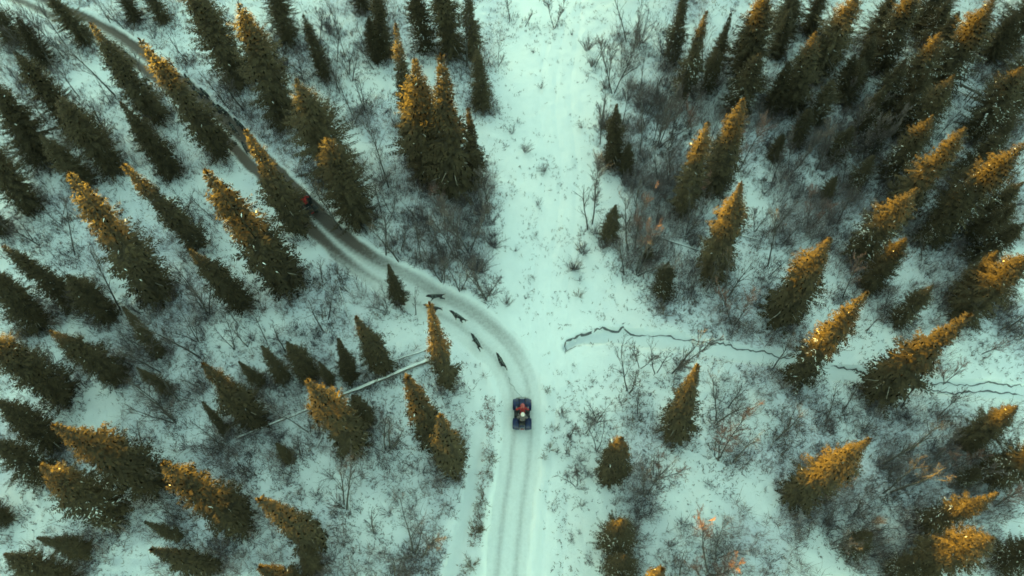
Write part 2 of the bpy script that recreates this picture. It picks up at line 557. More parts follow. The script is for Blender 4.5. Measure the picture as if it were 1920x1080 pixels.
# ------------------------------------------------------------------ spruce prototypes (unit: 10 m tall)
def spruce_meshes(seed, rad, snowy, detail=1.0):
    rnd = random.Random(seed)
    V = []; F = []; MI = []
    Ht = 10.0
    def quad(p, dirv, side, L, W, mi):
        b = len(V)
        m = p + dirv * (L * 0.45)
        m.z += 0.0
        V.extend((p, m + side * W, p + dirv * L + Vector((0, 0, -0.06 * L)), m - side * W))
        F.append((b, b + 1, b + 2, b + 3)); MI.append(mi)
    lob = [(rnd.uniform(0, 6.28), rnd.uniform(0, 1), rnd.uniform(0.55, 1.3)) for _ in range(20)]
    kp = rnd.uniform(1.5, 2.05); pp_ = rnd.uniform(0.78, 0.98)
    z = Ht * rnd.uniform(0.03, 0.07)
    dz = 0.30 / detail
    while z < Ht - 0.12:
        t = z / Ht
        prof = min(1.0, (1 - t) * kp) ** pp_
        prof *= 0.80 + 0.20 * sstep(0.0, 0.14, np.array(t))
        nb = max(4, int((11 if t < 0.8 else 7) * min(1.25, 0.75 + rad / 4)))
        a0 = rnd.uniform(0, 6.28)
        for k in range(nb):
            az = a0 + 6.283 * k / nb + rnd.uniform(-0.3, 0.3)
            zz = z + rnd.uniform(-0.09, 0.09)
            g = 1.0
            for la, lz, lv in lob:
                w = math.exp(-((t - lz) / 0.09) ** 2) * max(0, math.cos(az - la)) ** 2
                g *= 1 + (lv - 1) * w
            L = rad * prof * g * rnd.uniform(0.62, 1.18)
            if t < 0.55 and detail == 1.0 and rnd.random() < 0.20: continue
            if rnd.random() < 0.09: L *= 0.5
            if L < 0.10: L = 0.10
            rise = -0.38 + 0.95 * t + rnd.uniform(-0.12, 0.12)
            out = Vector((math.cos(az), math.sin(az), 0))
            p0 = Vector((0, 0, zz))
            bend = rnd.uniform(0.10, 0.30) * (1 - t)
            step = 0.105 / detail
            n = max(2, int(L / step))
            lat = Vector((-math.sin(az), math.cos(az), 0))
            snow_b = snowy and rnd.random() < 0.55
            for i in range(n + 1):
                s = (i + rnd.uniform(-0.3, 0.3)) / n
                s = min(max(s, 0.02), 1.0)
                if s < 0.12 and rnd.random() < 0.5: continue
                p = p0 + out * (L * s) + Vector((0, 0, L * (rise * s + bend * s * s)))
                tl = (0.34 * (1 - s) + 0.13) * min(1.0, 0.45 + L * 0.6) * rnd.uniform(0.7, 1.25)
                for sg in (-1, 1):
                    dirv = (out * rnd.uniform(0.45, 0.9) + lat * sg * rnd.uniform(0.5, 1.0) + Vector((0, 0, rise * 0.5 + rnd.uniform(-0.35, 0.22)))).normalized()
                    side = dirv.cross(Vector((rnd.uniform(-0.5, 0.5), rnd.uniform(-0.5, 0.5), 1))).normalized()
                    if snow_b and t < 0.55 and s > 0.35 and rnd.random() < 0.15: mi = 2
                    elif rnd.random() < 0.003: mi = 2
                    else: mi = 1 if (s < 0.45 and rnd.random() < 0.7) else 0
                    pp = p + (Vector((0, 0, 0.04)) if mi == 2 else Vector())
                    quad(pp, dirv, side, tl * (0.95 if mi == 2 else 1.0), tl * rnd.uniform(0.15, 0.24) * (0.42 if mi == 2 else 1.0) / math.sqrt(detail), mi)
            # hanging spray under the branch tip
            if rnd.random() < 0.7:
                p = p0 + out * (L * 0.8) + Vector((0, 0, L * (rise * 0.8 + bend * 0.64)))
                dirv = (out * 0.5 + Vector((0, 0, -0.8))).normalized()
                quad(p, dirv, lat, 0.3 * min(1, L), 0.06, 0)
        z += dz * rnd.uniform(0.85, 1.15) * (0.75 if t > 0.75 else 1.0)
    # leader
    for k in range(10):
        az = rnd.uniform(0, 6.28)
        p = Vector((0, 0, Ht - 0.45 + 0.04 * k))
        dirv = Vector((math.cos(az) * 0.35, math.sin(az) * 0.35, 0.9)).normalized()
        quad(p, dirv, Vector((-math.sin(az), math.cos(az), 0)), 0.22, 0.045, 0)
    crown = mesh_np('crown', [tuple(v) for v in V], F, [M['needle'], M['needle_old'], M['snow_clump']], MI)
    # needle sprays are soft volumes: shade them with normals that follow the crown
    nv = len(crown.vertices)
    co = np.empty(nv * 3, np.float32); crown.vertices.foreach_get('co', co); co = co.reshape(-1, 3)
    fn = np.repeat(np.array([p.normal[:] for p in crown.polygons]), 4, 0)
    fn *= np.where(fn[:, 2:3] < 0, -1, 1)
    rd = np.concatenate([co[:, :2], np.zeros((nv, 1))], 1)
    rd /= np.maximum(np.linalg.norm(rd, axis=1), 0.05)[:, None]
    nn_ = rd * 0.6 + np.array([0, 0, 0.3]) + fn * 1.15
    nn_ /= np.linalg.norm(nn_, axis=1)[:, None]
    crown.polygons.foreach_set('use_smooth', np.ones(len(crown.polygons), bool))
    crown.normals_split_custom_set_from_vertices([tuple(v) for v in nn_])
    tb = Tubes()
    tb.tube([(0, 0, -0.3), (0.01, 0, 0.4), (0.02, 0.01, 3), (0, 0.02, 6.5), (0, 0, 9.75)], [0.17, 0.135, 0.10, 0.06, 0.012], 7)
    # dead grey limbs low on the stem
    for k in range(7):
        az = rnd.uniform(0, 6.28); zz = rnd.uniform(0.3, 3.2); L = rad * rnd.uniform(0.55, 1.0)
        o = Vector((math.cos(az), math.sin(az), 0))
        tb.tube([Vector((0, 0, zz)), o * L * 0.5 + Vector((0, 0, zz - 0.12 * L)), o * L + Vector((0, 0, zz + rnd.uniform(-0.35, 0.1) * L))], [0.025, 0.018, 0.006], 4, 1)
    trunk = tb.mesh('trunk', [M['bark'], M['pale_wood']])
    return trunk, crown

SPRUCE = {}
for ri, rad in enumerate((0.85, 1.25, 1.75, 2.5)):
    for sn in (0, 1):
        SPRUCE[(ri, sn)] = [spruce_meshes(100 + ri * 20 + sn * 7 + k, rad, sn) for k in range(3 if sn == 0 else 2)]
RADS = (0.85, 1.25, 1.75, 2.5)

# tip x, tip y, foot x, foot y (pixels of the photograph), crown width in pixels, gold tip 0/1/2, snow on branches
SPRUCES = [
 (168,42,295,225,72,1,0),(225,190,325,325,62,0,0),(259,70,420,288,76,2,0),(27,95,150,250,74,1,0),(105,180,215,318,82,0,0),
 (-2,143,80,300,104,2,0),(72,250,165,345,62,1,0),(127,322,298,550,98,1,0),(230,307,375,462,58,0,0),(352,465,458,572,62,0,0),
 (382,317,543,530,102,2,0),(447,5,537,225,96,2,0),(345,-40,452,150,92,0,0),(85,-15,165,78,62,0,0),(215,-40,255,38,45,0,0),
 (265,-50,307,40,48,0,0),(-40,-10,30,78,64,0,0),(-25,225,58,392,76,0,0),(-50,370,10,435,50,0,0),(500,-60,541,78,70,0,0),
 (567,25,612,147,40,0,0),(555,147,628,325,128,2,0),(612,260,672,412,112,0,0),(700,-40,722,105,46,0,0),(690,30,706,115,40,0,0),
 (768,-40,800,95,60,1,1),(800,-70,850,98,76,0,0),(742,43,768,245,48,1,1),(777,107,808,335,112,2,0),(823,63,852,360,104,2,0),
 (872,-60,889,112,46,0,0),(893,88,906,203,46,0,0),(877,200,893,348,52,0,0),(757,205,782,305,52,0,0),(645,-80,682,18,46,0,0),
 (1290,-40,1260,115,48,0,1),(1325,20,1280,180,56,1,1),(1372,23,1335,140,40,1,0),(1440,-20,1390,160,86,2,0),(1425,100,1378,215,80,0,1),
 (1157,193,1148,310,48,1,0),(1180,265,1172,326,40,0,0),(1329,226,1278,398,62,2,0),(1395,183,1335,355,74,2,0),(1391,340,1333,515,80,1,0),
 (1373,422,1346,495,42,2,0),(1155,383,1140,450,44,1,0),(1248,488,1243,552,46,0,1),(1217,458,1213,490,24,0,0),(1559,445,1458,603,86,2,0),
 (1620,-30,1525,140,92,2,0),(1520,52,1482,205,76,2,0),(1480,112,1447,210,56,2,0),(1722,-40,1650,130,72,2,1),(1868,-8,1755,170,90,2,1),
 (1622,105,1583,195,52,1,0),(1765,60,1690,195,82,0,1),(1790,140,1702,262,72,0,1),(1750,215,1662,335,62,1,1),(1811,240,1672,402,92,2,0),
 (1928,263,1762,425,84,2,1),(1918,125,1826,250,92,1,1),(1965,-25,1880,90,92,0,1),(1995,60,1895,170,92,0,1),(1701,446,1622,540,62,2,0),
 (1722,352,1600,478,86,1,1),(1628,547,1492,708,76,2,1),(1750,535,1682,603,52,0,1),(1932,476,1798,592,92,2,0),(1822,588,1635,738,102,2,0),
 (1830,330,1745,450,72,0,0),(1928,415,1830,482,76,1,1),(1892,398,1812,442,46,0,0),(1872,470,1792,562,62,0,0),
 (3,460,145,570,62,1,0),(125,515,207,594,66,0,0),(-15,500,75,610,78,0,0),(92,620,228,708,76,1,0),(-25,628,126,746,92,0,0),
 (230,575,300,665,34,0,0),(255,688,320,736,30,0,0),(378,680,482,792,78,1,0),(447,677,490,720,32,0,0),(378,752,422,810,26,0,0),
 (728,495,750,568,40,0,0),(805,567,838,725,54,2,0),(667,593,720,690,64,0,0),(633,633,660,712,44,0,0),(537,640,582,705,50,1,0),
 (490,648,535,712,38,0,0),(597,677,621,718,28,0,0), (-15,745,102,830,78,0,0),(97,795,293,903,98,2,0),(-12,825,90,895,84,2,1),(75,870,215,972,104,0,1),(303,867,455,982,92,2,0),
 (68,1008,165,1033,48,0,0),(282,1030,395,1063,54,1,0),(270,978,340,1010,30,0,0),(10,1030,120,1092,92,0,0),(-30,930,12,975,52,0,0),
 (575,712,668,828,88,2,0),(762,705,818,822,66,2,0),(825,778,846,878,64,1,0),(485,935,600,1013,72,2,0),(560,1030,592,1066,42,0,0),
 (487,1063,570,1112,62,2,0),(660,740,690,790,42,0,0),(517,830,545,865,28,0,0),
 (1310,682,1263,818,74,1,0),(1166,820,1143,895,66,1,0),(1168,975,1152,1022,88,0,1),(1172,1042,1160,1076,84,0,1),(1242,1066,1196,1135,64,2,0),
 (1633,822,1488,932,82,2,0),(1863,1010,1728,1050,98,2,0),(1873,925,1732,985,62,1,1),(1955,820,1862,900,92,0,1),(1637,998,1590,1032,48,0,1),
 (1910,760,1812,832,72,0,0),(1965,1010,1882,1052,84,0,1),(1715,1030,1672,1076,60,0,1),
 (458,240,561,432,80,1,0),
 (1560,145,1530,232,56,0,1),(1662,158,1612,250,56,0,1),(1902,215,1850,292,60,0,1),(1482,15,1455,105,52,0,0),
 (1590,20,1560,112,52,0,1),(1642,62,1603,152,50,0,0),(1782,-5,1735,92,66,0,1),(1900,850,1850,885,56,0,1),
 (30,30,85,120,56,0,0),(5,330,58,375,40,0,0),(1840,880,1800,905,40,0,1),(1545,60,1512,150,50,0,0),(1605,100,1570,185,50,0,1),(1670,205,1628,285,50,0,1),(1718,170,1668,250,52,0,0),(1755,290,1705,360,50,0,1),(1840,300,1780,370,56,0,0),
 (1868,190,1822,262,46,0,1),(1905,380,1850,440,54,0,1),(1520,200,1492,270,40,0,0),(1420,20,1395,100,46,0,0),(1350,90,1322,170,40,0,1),(1860,510,1805,560,50,0,1),(1500,-60,1470,60,70,0,0),(1560,-50,1515,60,56,0,0),(1668,-30,1632,90,60,0,0),(1790,-60,1720,60,80,0,1),(1800,20,1742,118,62,0,1),(1690,20,1640,120,50,0,0),(1745,130,1690,215,56,0,0),(1640,290,1600,352,46,0,1),(1570,330,1545,372,36,0,0),(1780,400,1725,452,50,0,1),(1470,250,1450,300,40,0,0),
 (1700,110,1640,215,66,0,1),(1910,20,1850,110,60,0,0),(1935,150,1880,230,70,0,1),(1600,235,1560,300,50,0,1),(1880,250,1800,330,70,0,1),(1920,340,1840,410,70,0,1),
]
TREE_PX = []          # every placed tree: for spacing the shrubs
rs = random.Random(11)

def stand(tip, foot, max_lean=0.12):
    """stand a tree: foot on the ground at one pixel, its height and slight lean from the tip pixel"""
    g = at(*foot)
    for _ in range(2):
        g = at(*foot, z=ground_z(g[0], g[1]))
    d = ray(*tip); d = d / np.linalg.norm(d)
    # closest point on the tip ray to the vertical through g
    w0 = g - CAM_P
    u = np.array([0, 0, 1.0])
    b = u @ d; dd = u @ w0; e = d @ w0
    sc = (b * e - dd) / (1 - b * b)
    tc = (e - b * dd) / (1 - b * b)
    h = max(sc, 0.6)
    tipp = CAM_P + d * tc
    lean = (tipp - (g + u * h))[:2]
    ln = np.linalg.norm(lean)
    if ln > max_lean * h:
        lean *= max_lean * h / ln
    return g, h, lean

THINGS = []   # (object, kind words, adjectives, photo pixel) -> labels are written at the end

def place_spruce(row):
    tx, ty, fx, fy, w, gold, sn = row
    g, h, lean = stand((tx, ty), (fx, fy))
    h = min(h, 13.5)
    r = w / 2 / px_per_m((g[0], g[1], h * 0.3)) * 1.0
    ratio = r / h * 10
    ri = int(np.argmin([abs(math.log(ratio / x)) for x in RADS]))
    trunk, crown = rs.choice(SPRUCE[(ri, sn)])
    root = empty('spruce_tree', (g[0], g[1], g[2] - 0.05))
    axis = Vector((lean[0], lean[1], h)).normalized()
    q = Vector((0, 0, 1)).rotation_difference(axis) @ Quaternion((0, 0, 1), rs.uniform(0, 6.28))
    root.rotation_mode = 'QUATERNION'
    root.rotation_quaternion = q
    root.scale = (r / RADS[ri], r / RADS[ri], h / 10)
    obj('trunk', trunk, root); obj('crown', crown, root)
    size = 'small' if h < 4.2 else ('tall' if h > 8.6 else 'mid-sized')
    shape = 'slender' if ratio < 1.05 else ('broad' if ratio > 2.0 else '')
    look = ('gold-tipped' if gold == 2 else 'bronze-tipped' if gold == 1 else 'snow-flecked' if sn else 'dark green')
    root['group'] = 'spruces of the snowy forest'
    root['category'] = 'spruce'
    THINGS.append((root, 'spruce', ' '.join(x for x in (size, shape, look) if x), ((tx + fx) / 2, (ty + fy) / 2)))
    TREE_PX.append((g[0], g[1], r))
    return h
hs_ = [place_spruce(r) for r in SPRUCES]
print('spruce heights', round(min(hs_), 1), round(float(np.median(hs_)), 1), round(max(hs_), 1))

# ------------------------------------------------------------------ bare trees and shrubs (prototypes 5 m / 2 m tall)
def bare_tree(seed, twig_mat, dense, forks=2):
    rnd = random.Random(seed)
    tb = Tubes(); tw = Tubes()
    def grow(p, d, L, r, lvl, host):
        n = 4 if lvl == 0 else 3
        pts = [p]; cur = d.normalized(); q = p.copy()
        for i in range(n):
            cur = (cur + Vector((rnd.uniform(-1, 1), rnd.uniform(-1, 1), rnd.uniform(-0.2, 0.6))) * (0.10 if lvl == 0 else 0.2)).normalized()
            q = q + cur * (L / n)
            pts.append(q.copy())
        rad = [r * (1 - 0.75 * i / n) for i in range(n + 1)]
        host.tube(pts, rad, 5 if lvl == 0 else (4 if lvl == 1 else 3), 0, cap=False)
        if lvl >= 3: return
        nb = ((18 if dense else 12), (10 if dense else 5), (6 if dense else 3))[lvl]
        for k in range(nb):
            s = rnd.uniform(0.28 if lvl == 0 else 0.2, 1.0)
            i = min(int(s * n), n - 1)
            pp = pts[i].lerp(pts[i + 1], s * n - i)
            dd = (pts[i + 1] - pts[i]).normalized()
            az = rnd.uniform(0, 6.28)
            side = Vector((math.cos(az), math.sin(az), 0.0))
            nd = (dd * rnd.uniform(0.9, 1.4) + side * rnd.uniform(0.4, 0.8) + Vector((0, 0, 0.25)))
            grow(pp, nd, L * rnd.uniform(0.16, 0.33) * (1.3 - 0.6 * s) * (1.35 if lvl else 1), max(0.0075, r * 0.5 * (1 - 0.6 * s)), lvl + 1, tb if lvl < 1 else tw)
    if forks == 1:
        grow(Vector((0, 0, -0.15)), Vector((rnd.uniform(-0.08, 0.08), rnd.uniform(-0.08, 0.08), 1)), 4.9, 0.052, 0, tb)
    else:
        for k in range(forks):
            az = 6.28 * k / forks + rnd.uniform(-0.4, 0.4)
            grow(Vector((0.05 * math.cos(az), 0.05 * math.sin(az), -0.15)), Vector((math.cos(az) * 0.22, math.sin(az) * 0.22, 1)), rnd.uniform(3.6, 5.0), 0.042, 0, tb)
    return tb.mesh('trunk', [M['bare_bark']]), tw.mesh('crown', [M[twig_mat]])

def shrub_mesh(seed, n, twig_mat, spread, Hh=2.0):
    rnd = random.Random(seed)
    tb = Tubes()
    for k in range(n):
        az = rnd.uniform(0, 6.28); sp = rnd.uniform(0.1, spread)
        d = Vector((math.cos(az) * sp, math.sin(az) * sp, 1)).normalized()
        L = Hh * rnd.uniform(0.45, 1.05)
        p0 = Vector((math.cos(az), math.sin(az), 0)) * rnd.uniform(0, 0.18) + Vector((0, 0, -0.1))
        c = Vector((rnd.uniform(-0.25, 0.25), rnd.uniform(-0.25, 0.25), 0))
        pts = [p0, p0 + d * L * 0.4 + c * 0.2, p0 + d * L * 0.75 + c * 0.5 * L, p0 + d * L + c * 0.8 * L]
        tb.tube(pts, [0.022, 0.017, 0.011, 0.005], 3, 0, cap=False)
        for j in range(rnd.randint(4, 8)):
            s = rnd.uniform(0.25, 0.95) * 3
            i = min(int(s), 2)
            pp = pts[i].lerp(pts[i + 1], s - i)
            a2 = rnd.uniform(0, 6.28)
            nd = (d + Vector((math.cos(a2), math.sin(a2), rnd.uniform(-0.1, 0.4))) * 0.8).normalized()
            l2 = L * rnd.uniform(0.15, 0.38)
            tb.tube([pp, pp + nd * l2 * 0.5, pp + nd * l2 + Vector((0, 0, 0.06))], [0.010, 0.008, 0.004], 3, 0, cap=False)
    return tb.mesh('shrub', [M[twig_mat]])

BARE = {'sapling': [bare_tree(300 + k, 'twig', False, 1) for k in range(5)],
        'forked': [bare_tree(320 + k, 'twig', False, 2 + k % 2) for k in range(4)],
        'birch': [bare_tree(340 + k, 'red_twig', True, 1 + k % 2) for k in range(4)],
        'greybirch': [bare_tree(360 + k, 'twig', True, 1 + k % 2) for k in range(4)]}
KIND_WORDS = {'sapling': 'thin bare sapling', 'forked': 'forked bare tree', 'birch': 'reddish-twigged bare tree', 'greybirch': 'fine-twigged grey bare tree'}

def place_bare(kind, tip, foot, wide=1.0):
    g, h, lean = stand(tip, foot, 0.35)
    h = min(max(h, 1.2), 6.2)
    trunk, crown = rs.choice(BARE[kind])
    root = empty('bare_tree', (g[0], g[1], g[2]))
    axis = Vector((lean[0], lean[1], h)).normalized()
    root.rotation_mode = 'QUATERNION'
    root.rotation_quaternion = Vector((0, 0, 1)).rotation_difference(axis) @ Quaternion((0, 0, 1), rs.uniform(0, 6.28))
    s = h / 5
    root.scale = (max(0.75, s) * wide, max(0.75, s) * wide, s)
    obj('trunk', trunk, root); obj('crown', crown, root)
    root['group'] = 'leafless trees among the spruces'
    root['category'] = 'bare tree'
    THINGS.append((root, KIND_WORDS[kind], ('short ' if h < 2.8 else 'tall ' if h > 5 else '').strip(), ((tip[0] + foot[0]) / 2, (tip[1] + foot[1]) / 2)))
    TREE_PX.append((g[0], g[1], 0.3))

S_, F_, B_, G_ = 'sapling', 'forked', 'birch', 'greybirch'
BARES = [
 (S_,173,0,207,43),(S_,186,0,232,54),(S_,312,60,350,116),(S_,375,87,457,207),(S_,378,138,430,205),(S_,430,140,458,200),(S_,45,20,98,130),(S_,98,110,148,180),
 (S_,160,185,207,270),(S_,32,160,88,232),(S_,125,60,215,178),(F_,20,-20,75,95),(G_,60,20,120,110),(S_,520,310,560,370),(S_,230,95,290,190),(S_,255,215,290,280),
 (S_,585,330,640,430),(F_,640,75,655,140),(S_,612,-10,634,62),(F_,655,95,660,152),(S_,672,150,664,232),(S_,690,205,729,352),(S_,585,0,600,85),(S_,668,40,682,85),
 (S_,835,0,848,45),(S_,880,10,875,125),(F_,942,70,934,122),(S_,958,0,956,40),(S_,1000,15,985,50),(G_,1040,-20,1040,52),
 (S_,718,395,724,478),(S_,730,405,748,490),(S_,760,420,752,470),(S_,772,430,790,490),(S_,777,440,779,495),(S_,800,425,823,478),(S_,815,465,828,525),(F_,805,460,830,530),
 (F_,865,480,862,545),(G_,910,500,908,560),(S_,905,470,912,560),(S_,840,420,862,478),(G_,830,410,850,480),(G_,870,380,880,470),(S_,700,330,715,400),(G_,820,350,835,430),
 (B_,820,340,828,395),(F_,725,350,735,400),(S_,900,340,905,400),(G_,915,330,915,400),
 (F_,1200,10,1190,80),(S_,1180,-20,1175,78),(F_,1215,-10,1196,88),(G_,1145,70,1142,165),(G_,1165,60,1150,175),(S_,1205,100,1200,170),(S_,1190,155,1208,235),(S_,1130,190,1125,270),
 (S_,1240,130,1230,190),(F_,1300,150,1235,275),(G_,1260,190,1225,270),(S_,1270,60,1252,120),(G_,1165,220,1160,300),(S_,1210,210,1200,290),(S_,1222,270,1235,350),(F_,1270,270,1255,345),
 (S_,1195,330,1190,410),(S_,1178,350,1178,470),(B_,1222,365,1190,470),(F_,1240,430,1195,515),(S_,1215,440,1193,508),(S_,1168,430,1170,515),(S_,1095,340,1102,430),(G_,1115,320,1110,420),
 (B_,1320,330,1290,385),(B_,1300,190,1295,260),(S_,1340,215,1330,285),(S_,1332,50,1315,175),(B_,1410,230,1385,320),(S_,1372,520,1355,545),(S_,1310,500,1297,550),(S_,1345,485,1325,545),
 (F_,1395,470,1362,560),(B_,1400,530,1375,610),(G_,1440,380,1415,435),(S_,1485,365,1452,435),(S_,1442,400,1447,435),(S_,1610,350,1570,420),(S_,1505,420,1470,455),(S_,1480,400,1440,500),
 (B_,1535,350,1515,430),(B_,1612,490,1580,560),(S_,1605,280,1580,345),(S_,1620,275,1590,340),(S_,1645,300,1615,350),(S_,1618,200,1590,255),(G_,1680,200,1640,290),(G_,1660,220,1620,300),
 (G_,1540,235,1500,310),(G_,1570,240,1530,320),(F_,1540,230,1520,285),(G_,1500,250,1480,330),(S_,1755,440,1728,490),(S_,1800,515,1765,570),(F_,1690,520,1660,590),(S_,1660,580,1625,620),
 (B_,1800,670,1770,720),(S_,1750,680,1690,765),(S_,1830,753,1700,850),(S_,1760,800,1655,870),(S_,1787,870,1670,923),(S_,1720,860,1655,925),(S_,1690,865,1665,900),(B_,1830,840,1785,880),
 (S_,1615,930,1600,965),(S_,1565,930,1550,985),(S_,1490,755,1478,800),(S_,1600,740,1550,790),(F_,1640,760,1615,815),(S_,1520,790,1455,825),
 (F_,1385,725,1345,790),(S_,1395,710,1365,765),(B_,1405,775,1348,862),(S_,1440,785,1375,865),(S_,1345,800,1340,855),(S_,1232,850,1225,890),(B_,1255,860,1240,895),(F_,1240,860,1212,930),
 (F_,1240,640,1230,700),(F_,1180,650,1178,735),(G_,1215,640,1200,690),(S_,1195,740,1195,775),(F_,1380,995,1345,1045),(B_,1375,1010,1330,1075),(B_,1335,1030,1330,1100),(S_,1290,1030,1275,1078),
 (S_,1460,480,1440,520),(S_,1490,620,1450,690),(S_,1310,630,1260,700),(G_,1320,640,1270,695),
 (F_,350,480,390,590),(S_,115,500,170,560),(S_,178,490,165,535),(S_,105,380,140,478),(F_,90,370,115,420),(S_,30,400,62,450),(S_,5,385,75,460),(S_,150,450,225,580),
 (S_,250,570,265,590),(S_,295,595,375,670),(F_,320,580,370,640),(S_,230,640,302,698),(S_,325,680,370,725),(F_,415,600,440,655),(S_,425,600,465,650),(S_,560,560,605,620),
 (S_,500,600,535,660),(S_,570,480,605,530),(G_,345,520,380,580),(F_,250,730,328,792),(S_,265,725,325,788),(S_,240,795,265,830),(S_,440,850,465,895),(S_,60,640,150,730),
 (S_,345,380,365,420),(S_,350,360,400,410),(S_,620,500,640,520),(F_,700,550,725,585),(S_,745,560,752,580),(S_,775,545,780,590),(S_,628,850,650,955),(F_,622,880,645,950),
 (F_,725,950,775,1040),(G_,745,955,790,1045),(S_,735,1050,740,1080),(F_,745,760,725,845),(S_,720,760,730,840),(F_,535,770,580,810),(F_,530,850,545,890),(S_,560,815,565,855),(S_,690,960,700,1000),
 (S_,480,590,500,640),(S_,610,560,615,600),(F_,400,320,350,400),
]
for b in BARES:
    place_bare(b[0], (b[1], b[2]), (b[3], b[4]))

rbt = random.Random(21)
for x0, y0, x1, y1, n, kinds in ((700,330,930,520,14,'SGF'),(1110,60,1260,330,12,'SFG'),(1200,180,1340,500,12,'SGF'),(1440,180,1700,430,18,'GGS'),(20,20,330,300,12,'SSG'),
                                (1640,560,1900,700,6,'SB'),(1500,720,1900,960,10,'SGB'),(480,20,720,230,10,'SGS'),(240,560,480,760,8,'FS'),(1000,780,1130,1000,6,'FG'),
                                (1700,30,1900,420,14,'GS'),(0,560,240,720,5,'SG'),(300,830,480,1060,6,'SF'),(1480,960,1700,1075,6,'SG')):
    for _ in range(n):
        fx_, fy_ = rbt.uniform(x0, x1), rbt.uniform(y0, y1)
        g_ = at(fx_, fy_)
        if density_at(g_[0], g_[1], mud) > 0.02 or density_at(g_[0], g_[1], ice) > 0.02: continue
        tp = project((g_[0] + rbt.uniform(-0.3, 0.3), g_[1] + rbt.uniform(-0.3, 0.3), rbt.uniform(2.0, 4.4)))
        place_bare({'S': S_, 'F': F_, 'B': B_, 'G': G_}[rbt.choice(kinds)], tp[:2], (fx_, fy_))

# shrubs: thickets in the zones where the photograph shows them
SHRUB = {'grey': [shrub_mesh(500 + k, 16, 'shrub_twig', 0.75) for k in range(6)],
         'brown': [shrub_mesh(520 + k, 16, 'grass', 0.85, 1.2) for k in range(4)],
         'round': [shrub_mesh(560 + k, 60, 'shrub_twig', 0.9) for k in range(2)],
         'twiggy': [shrub_mesh(540 + k, 24, 'twig', 0.6) for k in range(4)]}
SHRUB_WORDS = {'grey': 'dark grey leafless shrub', 'brown': 'low rusty brown bush', 'twiggy': 'dense twiggy thicket shrub', 'round': 'rounded dense dark bush'}
SHRUB_ZONES = [   # x0, y0, x1, y1, count, kind, height
 (700,330,930,560,26,'twiggy',1.3),(1100,70,1250,330,22,'twiggy',1.5),(1090,340,1290,520,24,'twiggy',1.3),(1180,180,1330,480,18,'grey',1.3),
 (1430,180,1720,420,40,'grey',1.6),(1850,20,1910,140,6,'grey',1.5),(1760,300,1910,560,14,'grey',1.4),(1260,100,1450,330,16,'twiggy',1.4),(1440,320,1640,520,14,'twiggy',1.4),(1640,560,1800,680,6,'grey',1.2),(1500,880,1760,1060,22,'grey',1.2),
 (1010,750,1130,900,20,'twiggy',0.9),(1060,880,1180,1060,16,'grey',0.8),(1180,900,1420,1075,14,'grey',1.0),(878,830,925,1075,34,'brown',0.6),(1000,700,1045,1000,10,'brown',0.5),
 (560,860,800,1070,20,'grey',0.9),(300,820,500,1070,18,'grey',1.0),(250,560,480,780,16,'grey',1.0),(30,560,250,700,12,'grey',1.1),
 (540,560,760,660,12,'grey',0.9),(440,740,640,860,14,'grey',1.0),(850,720,905,930,9,'twiggy',0.9),(20,30,330,300,22,'grey',1.2),(1650,700,1900,960,20,'grey',1.2),
 (860,340,930,420,8,'twiggy',1.2),(1330,600,1480,760,12,'grey',1.0),(480,30,720,230,16,'grey',1.2),
]
SINGLE_SHRUBS = [(1075,505,'round',1.0),(925,462,'round',1.3),(897,508,'round',1.7),(905,400,'round',1.4),(952,10,'grey',0.9),(1092,240,'grey',0.8),(1000,100,'grey',0.5),(985,285,'twiggy',1.2),(1015,165,'grey',0.8),(1072,65,'grey',0.6),
 (1020,320,'twiggy',0.9),(1010,385,'grey',0.7),(1088,525,'grey',0.7),(1085,555,'brown',0.8),(1170,575,'grey',0.3),(1245,590,'brown',0.7),(1290,585,'grey',0.6),
 (950,570,'twiggy',1.2),(965,470,'grey',0.5),(1075,685,'grey',0.4),(905,940,'brown',0.9),(895,880,'brown',0.8),(890,1000,'brown',1.0),(885,1060,'brown',1.0),
 (620,895,'grey',1.3),(330,935,'grey',1.1),(350,840,'grey',1.2),(960,250,'grey',1.0),(1005,440,'grey',0.5),(1000,520,'grey',0.5),(985,560,'grey',0.5),(1110,715,'grey',0.5)]
rsh = random.Random(5)
def place_shrub(px, py, kind, h):
    g = at(px, py)
    if density_at(g[0], g[1], mud) > 0.02 or density_at(g[0], g[1], ice) > 0.02:
        return
    o = obj('leafless_shrub' if kind != 'brown' else 'brown_bush', rsh.choice(SHRUB[kind]))
    o.location = (g[0], g[1], ground_z(g[0], g[1]))
    k = h / (2.0 if kind != 'brown' else 1.2)
    o.scale = (k * rsh.uniform(0.9, 1.3), k * rsh.uniform(0.9, 1.3), k * rsh.uniform(0.85, 1.15))
    o.rotation_euler = (rsh.uniform(-0.12, 0.12), rsh.uniform(-0.12, 0.12), rsh.uniform(0, 6.28))
    o['group'] = 'leafless shrubs poking through the snow'
    o['category'] = 'shrub'
    THINGS.append((o, SHRUB_WORDS[kind], '', (px, py)))
for p in SINGLE_SHRUBS:
    place_shrub(*p)
for x0, y0, x1, y1, n, kind, h in SHRUB_ZONES:
    n = int(n * 0.62)
    for _ in range(n):
        place_shrub(rsh.uniform(x0, x1), rsh.uniform(y0, y1), kind, h * rsh.uniform(0.6, 1.3))

